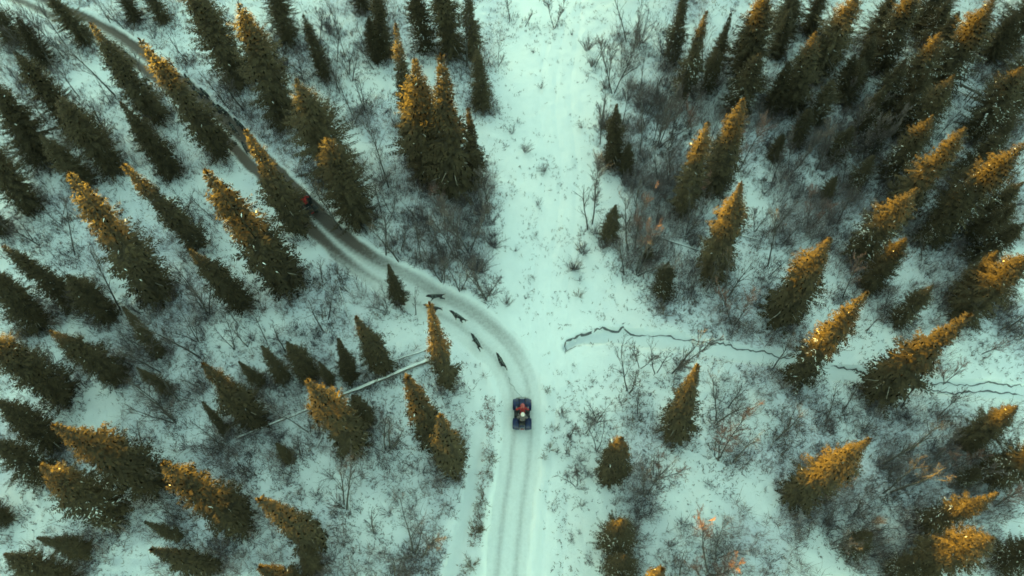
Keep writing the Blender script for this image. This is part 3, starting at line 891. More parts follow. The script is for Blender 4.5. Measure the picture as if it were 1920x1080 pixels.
# ------------------------------------------------------------------ ground cover too fine to count: twigs and stalks through the snow
def ground_cover():
    rng = np.random.default_rng(4)
    n0 = 350000
    x = rng.uniform(-50, 50, n0); y = rng.uniform(1, 58, n0)
    i = ((x - X0) / GS).astype(int); j = ((y - Y0) / GS).astype(int)
    k = j * nx + i
    clump = fbm(x * 0.9, y * 0.9, 61, 3)
    tx_ = np.array(TREE_PX)
    nearest = np.full(n0, 9.0)
    for a_, b_, r_ in tx_:
        nearest = np.minimum(nearest, np.hypot(x - a_, y - b_) - r_ * 0.5)
    dens = 0.55 * np.exp(-(np.maximum(nearest, 0) / 0.9) ** 2) * (1 - 0.7 * clear[k])
    dens += (0.05 + 0.50 * veg[k]) * sstep(0.38, 0.62, clump) + 0.35 * veg[k] * sstep(0.5, 0.7, vnoise(x * 0.35, y * 0.35, 12))
    dens += 0.12 * clear[k] * sstep(0.5, 0.65, clump)
    strip = polyline([(914, 760), (908, 840), (904, 900), (898, 960), (890, 1020), (880, 1090), (865, 1180)])
    ds, _, _ = line_dist(np.stack([x, y], 1), strip)
    verge = np.exp(-(ds / 0.42) ** 2) * sstep(0.30, 0.5, vnoise(x * 1.1, y * 0.9, 88))
    dens += 2.0 * verge
    dens *= (mud[k] < 0.05) * (ice[k] < 0.05)
    keep = rng.uniform(0, 1, n0) < dens
    x, y, k, nearest = x[keep], y[keep], k[keep], nearest[keep]
    n = len(x)
    V = []; F = []
    z = H[k]
    blades = 4
    P = np.stack([x, y, z - 0.02], 1)
    allv = []; 
    for b in range(blades):
        az = rng.uniform(0, 6.28, n)
        el = rng.uniform(0.35, 1.45, n)
        L = rng.uniform(0.10, 0.40, n) * (0.6 + 0.5 * veg[k]) * (1 + 0.7 * np.exp(-(np.maximum(nearest, 0) / 0.7) ** 2))
        d = np.stack([np.cos(az) * np.cos(el), np.sin(az) * np.cos(el), np.sin(el)], 1)
        wv = np.stack([-np.sin(az), np.cos(az), 0 * az], 1) * rng.uniform(0.008, 0.020, n)[:, None]
        o = P + rng.normal(0, 0.06, (n, 3)) * np.array([1, 1, 0])
        mid = o + d * (L * 0.55)[:, None] + np.array([0, 0, 0.01])
        allv.append(np.stack([o - wv, o + wv, mid + wv * 0.8, o + d * L[:, None], mid - wv * 0.8], 1))
    A = np.concatenate(allv, 0)
    m = len(A)
    verts = A.reshape(-1, 3)
    base = np.arange(m) * 5
    tris = np.concatenate([np.stack([base, base + 1, base + 2, base + 4], 1), np.stack([base + 4, base + 2, base + 3, base + 3], 1)[:, :4]], 0)
    # second face set as triangles: build separately as degenerate-free quads
    f1 = np.stack([base, base + 1, base + 2, base + 4], 1)
    f2 = np.stack([base + 4, base + 2, base + 3], 1)
    ft = np.concatenate([f1[:, [0, 1, 2]], f1[:, [0, 2, 3]], f2], 0)
    mi = (rng.uniform(0, 1, m) < 0.3).astype(np.int32)
    mi[np.tile(verge[keep] > 0.2, blades)] = 2
    me = mesh_np('ground_cover', verts, ft, [M['shrub_twig'], M['grass'], M['rusty_grass']], np.concatenate([mi, mi, mi]))
    tag(obj('ground_cover', me), 'dark twigs and dry stalks poking through the snow', 'undergrowth', kind='stuff')
    print('tufts', n)
ground_cover()

def brush():
    rng = np.random.default_rng(9)
    cx, cy, hh = [], [], []
    for x0, y0, x1, y1, n, kind, h in SHRUB_ZONES:
        if kind == 'brown': continue
        a0 = at((x0 + x1) / 2, (y0 + y1) / 2)
        m = int(n * (28 if x0 > 1080 and y0 < 500 else 18))
        for _ in range(m):
            g = at(rng.uniform(x0 - 25, x1 + 25), rng.uniform(y0 - 25, y1 + 25))
            cx.append(g[0]); cy.append(g[1]); hh.append(h * 0.75)
    for x0, y0, x1, y1, m in ((0, 360, 480, 720, 420), (0, 720, 480, 1080, 420), (480, 860, 860, 1080, 240), (0, 0, 480, 330, 520), (480, 0, 740, 330, 320),
                              (1280, 0, 1920, 330, 900), (1400, 380, 1920, 660, 520), (1300, 760, 1920, 1080, 620), (1000, 740, 1200, 1080, 260)):
        for _ in range(m):
            g = at(rng.uniform(x0, x1), rng.uniform(y0, y1))
            cx.append(g[0]); cy.append(g[1]); hh.append(rng.uniform(0.5, 1.1))
    for a_, b_, r_ in TREE_PX:
        if r_ < 0.4: continue
        for _ in range(20):
            q = rng.uniform(0, 6.28); d = r_ * rng.uniform(0.5, 1.5)
            cx.append(a_ + math.cos(q) * d); cy.append(b_ + math.sin(q) * d); hh.append(0.7)
    cx = np.array(cx); cy = np.array(cy); hh = np.array(hh)
    i = ((cx - X0) / GS).astype(int); j = ((cy - Y0) / GS).astype(int)
    ok = (i > 0) & (j > 0) & (i < nx - 1) & (j < ny - 1)
    cx, cy, hh, i, j = cx[ok], cy[ok], hh[ok], i[ok], j[ok]
    k = j * nx + i
    ok = (mud[k] < 0.03) & (ice[k] < 0.03) & (clear[k] < 0.55) & (fbm(cx * 0.5, cy * 0.5, 71, 3) > 0.36)
    cx, cy, hh, k = cx[ok], cy[ok], hh[ok], k[ok]
    T = 12
    n = len(cx) * T
    c = np.repeat(np.stack([cx, cy, H[k] - 0.03], 1), T, 0)
    h = np.repeat(hh, T) * rng.uniform(0.4, 1.15, n)
    az = rng.uniform(0, 6.28, n); tl = rng.uniform(0.1, 0.95, n)
    d = np.stack([np.cos(az) * np.sin(tl), np.sin(az) * np.sin(tl), np.cos(tl)], 1)
    d2 = d + np.stack([rng.normal(0, 0.35, n), rng.normal(0, 0.35, n), rng.normal(0, 0.15, n)], 1)
    start = c + d * (h * rng.choice([0, 0, 0.3, 0.5], n))[:, None]
    mid = start + d * (h * 0.5)[:, None]
    end = mid + d2 * (h * 0.45)[:, None]
    w = np.stack([-np.sin(az), np.cos(az), np.zeros(n)], 1) * rng.uniform(0.006, 0.012, n)[:, None]
    verts = np.stack([start - w, start + w, mid + w * 0.8, end, mid - w * 0.8], 1).reshape(-1, 3)
    b = np.arange(n) * 5
    ft = np.concatenate([np.stack([b, b + 1, b + 2], 1), np.stack([b, b + 2, b + 4], 1), np.stack([b + 4, b + 2, b + 3], 1)], 0)
    mi = (rng.uniform(0, 1, n) < 0.35).astype(np.int32)
    me = mesh_np('brush', verts, ft, [M['brush_twig'], M['brush_dark']], np.concatenate([mi] * 3))
    tag(obj('brush', me), 'mesh of leafless grey brush between the trees', 'brush', kind='stuff')
brush()
# ------------------------------------------------------------------ wood lying on and standing in the snow
def fallen_log(name, a, b, r, label, snow=True, z=None, lift=0.0, snow_frac=1.0):
    A = at(*a); B = at(*b)
    za = ground_z(A[0], A[1]) + r * 0.7 + lift; zb = ground_z(B[0], B[1]) + r * 0.7 + lift
    if z is not None: za = zb = z
    A = Vector((A[0], A[1], za)); B = Vector((B[0], B[1], zb))
    n = max(3, int((B - A).length / 0.5))
    rr = random.Random(int(a[0] * 7 + a[1]))
    pts = []; rad = []
    side = (B - A).cross(Vector((0, 0, 1))).normalized()
    for i in range(n + 1):
        t = i / n
        pts.append(A.lerp(B, t) + side * rr.uniform(-0.15, 0.15) * r + Vector((0, 0, rr.uniform(-0.1, 0.1) * r)))
        rad.append(r * (1.0 - 0.45 * t) * rr.uniform(0.92, 1.08))
    tb = Tubes()
    tb.tube(pts, rad, 8)
    for k in range(int((B - A).length / 0.9)):
        t = rr.uniform(0.1, 0.95); p = A.lerp(B, t)
        d = (side * rr.choice((-1, 1)) + Vector((0, 0, rr.uniform(0, 1))) + (B - A).normalized() * 0.4).normalized()
        tb.tube([p, p + d * rr.uniform(0.12, 0.35)], [r * 0.25, 0.006], 4)
    o = obj(name, tb.mesh(name, [M['log_bark']]))
    if snow:
        ts = Tubes()
        m = max(2, int(n * snow_frac))
        ts.tube([p + Vector((0, 0, rad[i] * 0.55)) for i, p in enumerate(pts[:m + 1])], [x * rr.uniform(0.62, 0.85) for x in rad[:m + 1]], 8)
        obj('snow_cap', ts.mesh('snow_cap', [M['snow_clump']]), o)
    return tag(o, label, 'log')

fallen_log('fallen_log', (802, 676), (446, 822), 0.15, 'long snow-covered fallen trunk running down-left from the slim spruce by the trail bend')
fallen_log('fallen_log', (806, 654), (676, 695), 0.075, 'thinner snow-capped fallen trunk lying parallel above the long fallen trunk')
fallen_log('fallen_log', (604, 818), (592, 842), 0.08, 'short broken log sticking out at the foot of the dense gold-tipped spruce')
fallen_log('fallen_log', (1240, 448), (1318, 472), 0.085, 'snowy fallen stem lying right of the crossed poles against a spruce')
fallen_log('fallen_log', (1384, 440), (1428, 452), 0.055, 'thin crooked fallen stem right of the snowy stem by the spruce')
fallen_log('fallen_log', (636, 540), (660, 612), 0.06, 'thin fallen pole on the slope below the dark stretch of trail, left of two')
fallen_log('fallen_log', (646, 538), (668, 562), 0.07, 'short snow-capped fallen pole below the dark stretch of trail, right of two')
fallen_log('fallen_log', (590, 532), (640, 560), 0.05, 'slim fallen pole lying left of the two poles below the dark trail')
fallen_log('fallen_log', (1375, 590), (1440, 652), 0.05, 'thin pale fallen stem pointing down to the stream')
for (a, b, lift, lab) in (((1080, 457), (1094, 479), 0.0, 'left of the two parallel snow-capped poles in the crossed pile'),
                          ((1088, 456), (1099, 480), 0.0, 'right of the two parallel snow-capped poles in the crossed pile'),
                          ((1081, 470), (1101, 457), 0.11, 'snow-capped pole laid across the two parallel poles in the clearing')):
    fallen_log('pole', a, b, 0.07, lab, lift=lift)

# wooden rail on three posts
M['old_wood'] = plain('weathered_timber', (0.075, 0.070, 0.068), 0.85, var=0.3, scale=9)
def rail():
    feet = [(1806, 190), (1812, 193), (1820, 196)]
    tops = [(1816, 168), (1822, 170), (1831, 172)]
    root_p = at(1812, 193)
    root = empty('wooden_rail', (root_p[0], root_p[1], ground_z(root_p[0], root_p[1])))
    P = []
    hgt = 1.15
    for f, t in zip(feet, tops):
        g = at(*f)
        zz = ground_z(g[0], g[1])
        tb = Tubes()
        b = Vector((g[0], g[1], zz - 0.2)) - root.location
        tb.tube([b, b + Vector((0, 0, hgt + 0.2))], [0.05, 0.042], 6)
        obj('post', tb.mesh('post', [M['old_wood']]), root)
        P.append(b + Vector((0, 0, hgt + 0.2)))
    d = (P[2] - P[0]).normalized()
    a = P[2] + d * 0.12 + Vector((0, 0, 0.03)); e = P[0] - d * 1.0 + Vector((0, 0, 0.03))
    tb = Tubes()
    tb.box((a + e) / 2, ((a - e).length, 0.16, 0.10), (a - e).to_track_quat('X', 'Z').to_matrix())
    obj('beam', tb.mesh('beam', [M['old_wood']], False), root)
    tag(root, 'dark timber rail on three posts in the gap near the top right corner', 'rail')
rail()

# ------------------------------------------------------------------ jagged open water along the far bank of the stream
def stream_water():
    pts = [(1057, 661), (1061, 643), (1072, 632), (1084, 626), (1095, 623), (1108, 620), (1120, 617), (1134, 615), (1142, 619), (1155, 618), (1168, 614), (1180, 620), (1194, 624), (1206, 622), (1214, 626)]
    seg2 = [(1500, 671), (1530, 679), (1560, 686)]
    seg3 = [(1214, 626), (1232, 627), (1250, 630), (1275, 634), (1300, 634), (1330, 640), (1362, 643), (1385, 652), (1410, 656), (1440, 660), (1468, 666), (1492, 669)]
    seg4 = [(1560, 686), (1585, 690), (1608, 692), (1632, 699)]
    seg5 = [(1740, 727), (1790, 733), (1850, 733), (1925, 739)]
    seg6 = [(1735, 714), (1800, 719), (1870, 718), (1925, 722)]
    seg7 = [(1058, 664), (1066, 655), (1076, 648), (1090, 645)]
    rr = random.Random(8)
    tb = Tubes(); lip = Tubes()
    for s, wmax in ((pts, 0.075), (seg2, 0.05), (seg3, 0.05), (seg4, 0.05), (seg5, 0.065), (seg6, 0.05), (seg7, 0.04)):
        L = polyline(s, 0.16)
        n = len(L)
        tan = np.gradient(L, axis=0); tan /= np.linalg.norm(tan, axis=1)[:, None]
        base = len(tb.v); lb = len(lip.v)
        jit = 0
        for i, (p, t) in enumerate(zip(L, tan)):
            nn = np.array([-t[1], t[0]])
            jit = jit * 0.6 + rr.uniform(-0.09, 0.09)
            e = min(1, i / 3, (n - 1 - i) / 3)
            w = wmax * (0.35 + 0.65 * rr.random()) * (0.15 + 0.85 * e)
            c = p + nn * jit
            z = ground_z(c[0], c[1])
            a = c + nn * w; b = c - nn * w
            za = ground_z(a[0], a[1]); zb = ground_z(b[0], b[1])
            top = max(z, za, zb) + 0.012
            tb.v += [Vector((a[0], a[1], za + 0.04)), Vector((c[0], c[1], z + 0.04)), Vector((b[0], b[1], zb + 0.04))]
        for i in range(n - 1):
            for k in range(2):
                q = base + i * 3 + k
                tb.f.append((q, q + 1, q + 4, q + 3)); tb.mi.append(0)
    o = obj('open_water', tb.mesh('open_water', [M['water']]))
    tag(o, kind='structure')
stream_water()

# ------------------------------------------------------------------ skinned figures
def skin_mesh(name, joints, edges, root, mats, bone_mat, levels=1):
    names = list(joints)
    ix = {n: i for i, n in enumerate(names)}
    me = bpy.data.meshes.new('tmp')
    me.from_pydata([joints[n][0] for n in names], [(ix[a], ix[b]) for a, b in edges], [])
    o = bpy.data.objects.new('tmp', me)
    col.objects.link(o)
    o.modifiers.new('skin', 'SKIN')
    sub = o.modifiers.new('sub', 'SUBSURF'); sub.levels = levels; sub.render_levels = levels
    if not me.skin_vertices:
        with bpy.context.temp_override(object=o, active_object=o):
            bpy.ops.mesh.customdata_skin_add()
    for n in names:
        r = joints[n][1]
        sv = me.skin_vertices[0].data[ix[n]]
        sv.radius = r if isinstance(r, tuple) else (r, r)
        sv.use_root = (n == root)
    dg = bpy.context.evaluated_depsgraph_get()
    ev = o.evaluated_get(dg)
    out = bpy.data.meshes.new_from_object(ev)
    out.name = name
    bpy.data.objects.remove(o, do_unlink=True)
    out.materials.clear()
    for m in mats: out.materials.append(m)
    segs = [(Vector(joints[a][0]), Vector(joints[b][0]), bone_mat(a, b)) for a, b in edges]
    for p in out.polygons:
        c = p.center
        best = (1e9, 0)
        for a, b, mi in segs:
            d = b - a
            t = max(0, min(1, (c - a).dot(d) / max(d.length_squared, 1e-9)))
            ds = (c - (a + d * t)).length
            if ds < best[0]: best = (ds, mi)
        p.material_index = best[1]
        p.use_smooth = True
    return out

M['fur_black'] = plain('black_fur', (0.016, 0.016, 0.018), 0.85, var=0.3, scale=9)
M['fur_pale'] = plain('pale_fur', (0.34, 0.32, 0.29), 0.85, var=0.2, scale=9)
M['harness'] = plain('grey_harness_webbing', (0.16, 0.19, 0.17), 0.7)

def dog_mesh(gait):
    g = gait
    J = {'pelvis': ((0, -0.26, 0.52), 0.105), 'loin': ((0, -0.08, 0.53), 0.105), 'chest': ((0, 0.14, 0.50), (0.13, 0.15)), 'wither': ((0, 0.26, 0.56), 0.115),
         'neck': ((0, 0.37, 0.64), 0.085), 'head': ((0, 0.47, 0.69), 0.085), 'muzzle': ((0, 0.57, 0.66), 0.034), 'nose': ((0, 0.63, 0.65), 0.024),
         'ear_l': ((0.045, 0.445, 0.78), 0.012), 'ear_r': ((-0.045, 0.445, 0.78), 0.012),
         'tail1': ((0, -0.38, 0.55), 0.034), 'tail2': ((0.02, -0.50, 0.54), 0.036), 'tail3': ((0.05, -0.62, 0.57), 0.018)}
    E = [('pelvis', 'loin'), ('loin', 'chest'), ('chest', 'wither'), ('wither', 'neck'), ('neck', 'head'), ('head', 'muzzle'), ('muzzle', 'nose'),
         ('head', 'ear_l'), ('head', 'ear_r'), ('pelvis', 'tail1'), ('tail1', 'tail2'), ('tail2', 'tail3')]
    for sx, s, ph in ((1, 'l', g), (-1, 'r', -g)):
        x = 0.085 * sx
        J['elbow_' + s] = ((x, 0.18 + 0.10 * ph, 0.34), 0.042); J['wrist_' + s] = ((x, 0.20 + 0.22 * ph, 0.16 + 0.03 * abs(ph)), 0.026); J['fpaw_' + s] = ((x, 0.24 + 0.27 * ph, 0.03), 0.030)
        J['knee_' + s] = ((x, -0.20 - 0.08 * ph, 0.34), 0.058); J['hock_' + s] = ((x, -0.36 - 0.20 * ph, 0.20), 0.026); J['hpaw_' + s] = ((x, -0.31 - 0.24 * ph, 0.03), 0.030)
        E += [('chest', 'elbow_' + s), ('elbow_' + s, 'wrist_' + s), ('wrist_' + s, 'fpaw_' + s), ('pelvis', 'knee_' + s), ('knee_' + s, 'hock_' + s), ('hock_' + s, 'hpaw_' + s)]
    def bm(a, b):
        return 1 if b.startswith(('fpaw', 'hpaw', 'tail3', 'nose')) else 0
    body = skin_mesh('dog', J, E, 'pelvis', [M['fur_black'], M['fur_pale']], bm)
    tb = Tubes()
    def ring(y, z, rx, rz, tilt):
        pts = []
        for k in range(13):
            a = 2 * math.pi * k / 12
            pts.append(Vector((math.cos(a) * rx, y + math.sin(a) * rz * tilt, z + math.sin(a) * rz)))
        tb.tube(pts, [0.014] * 13, 4, cap=False)
    ring(0.20, 0.52, 0.125, 0.155, 0.25); ring(0.02, 0.52, 0.112, 0.135, 0.0)
    tb.tube([(0, 0.22, 0.685), (0, 0.02, 0.662), (0, -0.30, 0.615)], [0.014] * 3, 4)
    return body, tb.mesh('harness', [M['harness']])

DOGS = [dog_mesh(g) for g in (0.9, -0.6, 0.3)]
DOG_SPOTS = [  # photo pixel of the body, pixel of the head
 (940, 678, 931, 664, 'black sled dog closest to the quad bike, running at the trail bend'),
 (894, 642, 886, 631, 'black sled dog second ahead of the quad bike, on the inner edge of the bend'),
 (860, 595, 849, 589, 'black sled dog third ahead of the quad bike, above the slim gold-tipped spruce'),
 (812, 577, 800, 575, 'black sled dog mostly hidden behind the tip of the slim gold-tipped spruce'),
 (818, 556, 804, 558, 'black sled dog crossing sideways on the muddy trail above the slim spruce'),
 (461, 279, 456, 271, 'black sled dog half hidden beside the olive spruce, last of the far group'),
 (438, 242, 432, 234, 'black sled dog in the far group just above the tip of the olive spruce'),
 (450, 234, 444, 229, 'black sled dog at the right edge of the trail near the olive spruce tip'),
 (418, 206, 410, 200, 'right one of two black sled dogs running shoulder to shoulder far up the trail'),
 (409, 204, 403, 199, 'left one of two black sled dogs running shoulder to shoulder far up the trail'),
 (385, 175, 378, 169, 'black sled dog third from the front of the far group, right side of the trail'),
 (373, 175, 366, 171, 'black sled dog second from the front of the far group, left side'),
 (354, 152, 348, 144, 'black sled dog leading the far group up the trail'),
]
for i, (x, y, hx, hy, lab) in enumerate(DOG_SPOTS):
    c = at(x, y, 0.35); h = at(hx, hy, 0.35)
    root = obj('sled_dog', DOGS[i % 3][0])
    obj('harness', DOGS[i % 3][1], root)
    root.location = (c[0], c[1], ground_z(c[0], c[1]) - 0.005)
    root.rotation_euler = (0, 0, math.atan2(h[1] - c[1], h[0] - c[0]) - math.pi / 2)
    k = 1.1 + 0.05 * ((i * 37) % 5 - 2) / 2
    root.scale = (k, k, k)
    tag(root, lab, 'dog', 'sled dogs running along the trail')

# ------------------------------------------------------------------ quad bikes and riders (local +Y is forward)
M['blue'] = plain('dark_blue_plastic', (0.014, 0.024, 0.085), 0.35, var=0.2)
M['black'] = plain('black_plastic', (0.016, 0.016, 0.018), 0.55)
M['rubber'] = plain('tyre_rubber', (0.020, 0.020, 0.022), 0.85, bump=0.3)
M['steel'] = plain('dull_steel', (0.38, 0.38, 0.37), 0.45, 0.7)
M['lamp'] = plain('headlight_lens', (0.62, 0.60, 0.48), 0.15)
M['redjacket'] = plain('red_jacket', (0.30, 0.018, 0.022), 0.8, var=0.25)
M['greyjacket'] = plain('grey_brown_jacket', (0.11, 0.092, 0.098), 0.85, var=0.25)
M['pants'] = plain('dark_trousers', (0.022, 0.022, 0.028), 0.85)
M['skin'] = plain('skin', (0.46, 0.28, 0.20), 0.6, var=0.06)
M['whitehat'] = plain('white_knit_hat', (0.72, 0.64, 0.60), 0.9, var=0.08)
M['redhat'] = plain('red_knit_hat', (0.42, 0.09, 0.09), 0.9)
M['glove'] = plain('grey_gloves', (0.24, 0.21, 0.21), 0.85)
M['blackhat'] = plain('black_knit_hat', (0.02, 0.02, 0.02), 0.9)

def quad_bike(loc, rz, paint, label):
    root = empty('quad_bike', loc, rz)
    def part(name, tb, m, parent=root, smooth=True):
        return obj(name, tb.mesh(name, [M[m]], smooth), parent)
    # wheels
    for sx in (-1, 1):
        for sy, r, w in ((0.64, 0.285, 0.22), (-0.62, 0.285, 0.27)):
            cx, cy = sx * (0.58 - w / 2), sy
            ty = Tubes()
            seg = 20
            prof = [(-0.5, 0.62), (-0.5, 0.86), (-0.36, 0.98), (0, 1.0), (0.36, 0.98), (0.5, 0.86), (0.5, 0.62)]
            base = len(ty.v)
            for k in range(seg):
                a = 2 * math.pi * k / seg
                kn = 1.0 + (0.035 if k % 2 else 0)
                for px_, pr in prof:
                    rr = r * pr * (kn if pr > 0.9 else 1)
                    ty.v.append(Vector((cx + px_ * w, cy + math.cos(a) * rr, r + math.sin(a) * rr)))
            m = len(prof)
            for k in range(seg):
                k2 = (k + 1) % seg
                for j in range(m - 1):
                    ty.f.append((k * m + j, k * m + j + 1, k2 * m + j + 1, k2 * m + j)); ty.mi.append(0)
            wheel = empty('wheel', (0, 0, 0)); wheel.parent = root
            part('tyre', ty, 'rubber', wheel)
            rm = Tubes()
            rm.tube([(cx - w * 0.38, cy, r), (cx + w * 0.38, cy, r)], [r * 0.63] * 2, 14)
            rm.tube([(cx - w * 0.46, cy, r), (cx + w * 0.46, cy, r)], [r * 0.2] * 2, 8)
            part('rim', rm, 'steel', wheel)
    # fenders: arched panels over each wheel
    def fender(sx, cy, a0, a1, rad, x0, x1, name):
        tb = Tubes()
        n = 10
        for th in (0.0, 0.025):
            for i in range(n + 1):
                a = R(a0 + (a1 - a0) * i / n)
                bul = 0.03 * math.sin(math.pi * i / n)
                for x in (x0, (x0 + x1) / 2, x1):
                    drop = 0.05 if x == x1 else (0.0 if x == x0 else -0.015)
                    rr = rad - th + bul - drop
                    tb.v.append(Vector((sx * x, cy + math.cos(a) * rr, 0.29 + math.sin(a) * rr)))
        m = (n + 1) * 3
        for i in range(n):
            for j in range(2):
                q = i * 3 + j
                tb.f.append((q, q + 1, q + 4, q + 3)); tb.mi.append(0)
                tb.f.append((m + q + 3, m + q + 4, m + q + 1, m + q)); tb.mi.append(0)
        for i in range(n):
            for j in (0, 2):
                q = i * 3 + j
                tb.f.append((q, q + 3, m + q + 3, m + q)); tb.mi.append(0)
        for i in (0, n):
            for j in range(2):
                q = i * 3 + j
                tb.f.append((q, q + 1, m + q + 1, m + q)); tb.mi.append(0)
        part(name, tb, paint)
    for sx in (-1, 1):
        fender(sx, 0.62, 20, 178, 0.40, 0.14, 0.57, 'front_fender')
        fender(sx, -0.62, 5, 158, 0.41, 0.16, 0.57, 'rear_fender')
        fb = Tubes()
        fb.box((sx * 0.36, -0.01, 0.30), (0.26, 0.50, 0.035))
        part('footboard', fb, 'black', smooth=False)
    # body: hood, tank, belly
    tb = Tubes()
    tb.box((0, 0.66, 0.62), (0.36, 0.62, 0.20), Matrix.Rotation(R(-6), 3, 'X'), taper=0.72)
    tb.box((0, 0.18, 0.66), (0.30, 0.46, 0.26), taper=0.7)
    tb.box((0, -0.05, 0.42), (0.30, 1.55, 0.22), taper=0.9)
    part('body', tb, paint, smooth=False)
    st = Tubes()
    st.box((0, -0.36, 0.74), (0.32, 0.86, 0.13), taper=0.82)
    st.box((0, -0.62, 0.83), (0.28, 0.30, 0.07), taper=0.8)
    part('seat', st, 'black', smooth=False)
    hb = Tubes()
    hb.tube([(0, 0.42, 0.72), (0, 0.34, 0.97)], [0.035, 0.03], 8)
    hb.tube([(-0.40, 0.20, 1.00), (-0.26, 0.27, 1.02), (-0.10, 0.34, 0.98), (0.10, 0.34, 0.98), (0.26, 0.27, 1.02), (0.40, 0.20, 1.00)], [0.018] * 6, 8)
    part('handlebar', hb, 'black')
    for sx in (-1, 1):
        gr = Tubes(); gr.tube([(sx * 0.29, 0.255, 1.017), (sx * 0.42, 0.188, 0.998)], [0.024] * 2, 8)
        part('grip', gr, 'rubber')
        hl = Tubes(); hl.ball((sx * 0.20, 0.97, 0.60), (0.075, 0.04, 0.05))
        part('headlight', hl, 'lamp')
    for nm, yc, zc, ln in (('front_rack', 0.70, 0.80, 0.42), ('rear_rack', -0.82, 0.80, 0.42)):
        rk = Tubes()
        for x in (-0.36, -0.18, 0, 0.18, 0.36):
            rk.tube([(x, yc - ln / 2, zc), (x, yc + ln / 2, zc)], [0.011] * 2, 6)
        for y in (yc - ln / 2, yc + ln / 2):
            rk.tube([(-0.38, y, zc), (0.38, y, zc)], [0.014] * 2, 6)
        for x in (-0.2, 0.2):
            rk.tube([(x, yc, zc), (x, yc, zc - 0.2)], [0.011] * 2, 6)
        part(nm, rk, 'black')
    bp = Tubes()
    bp.tube([(-0.26, 0.92, 0.42), (-0.26, 1.06, 0.50), (0.26, 1.06, 0.50), (0.26, 0.92, 0.42)], [0.02] * 4, 6)
    part('bumper', bp, 'steel')
    tl = Tubes(); tl.box((0, -1.03, 0.66), (0.22, 0.04, 0.06))
    part('tail_light', tl, 'redjacket', smooth=False)
    tag(root, label, 'quad bike')
    return root

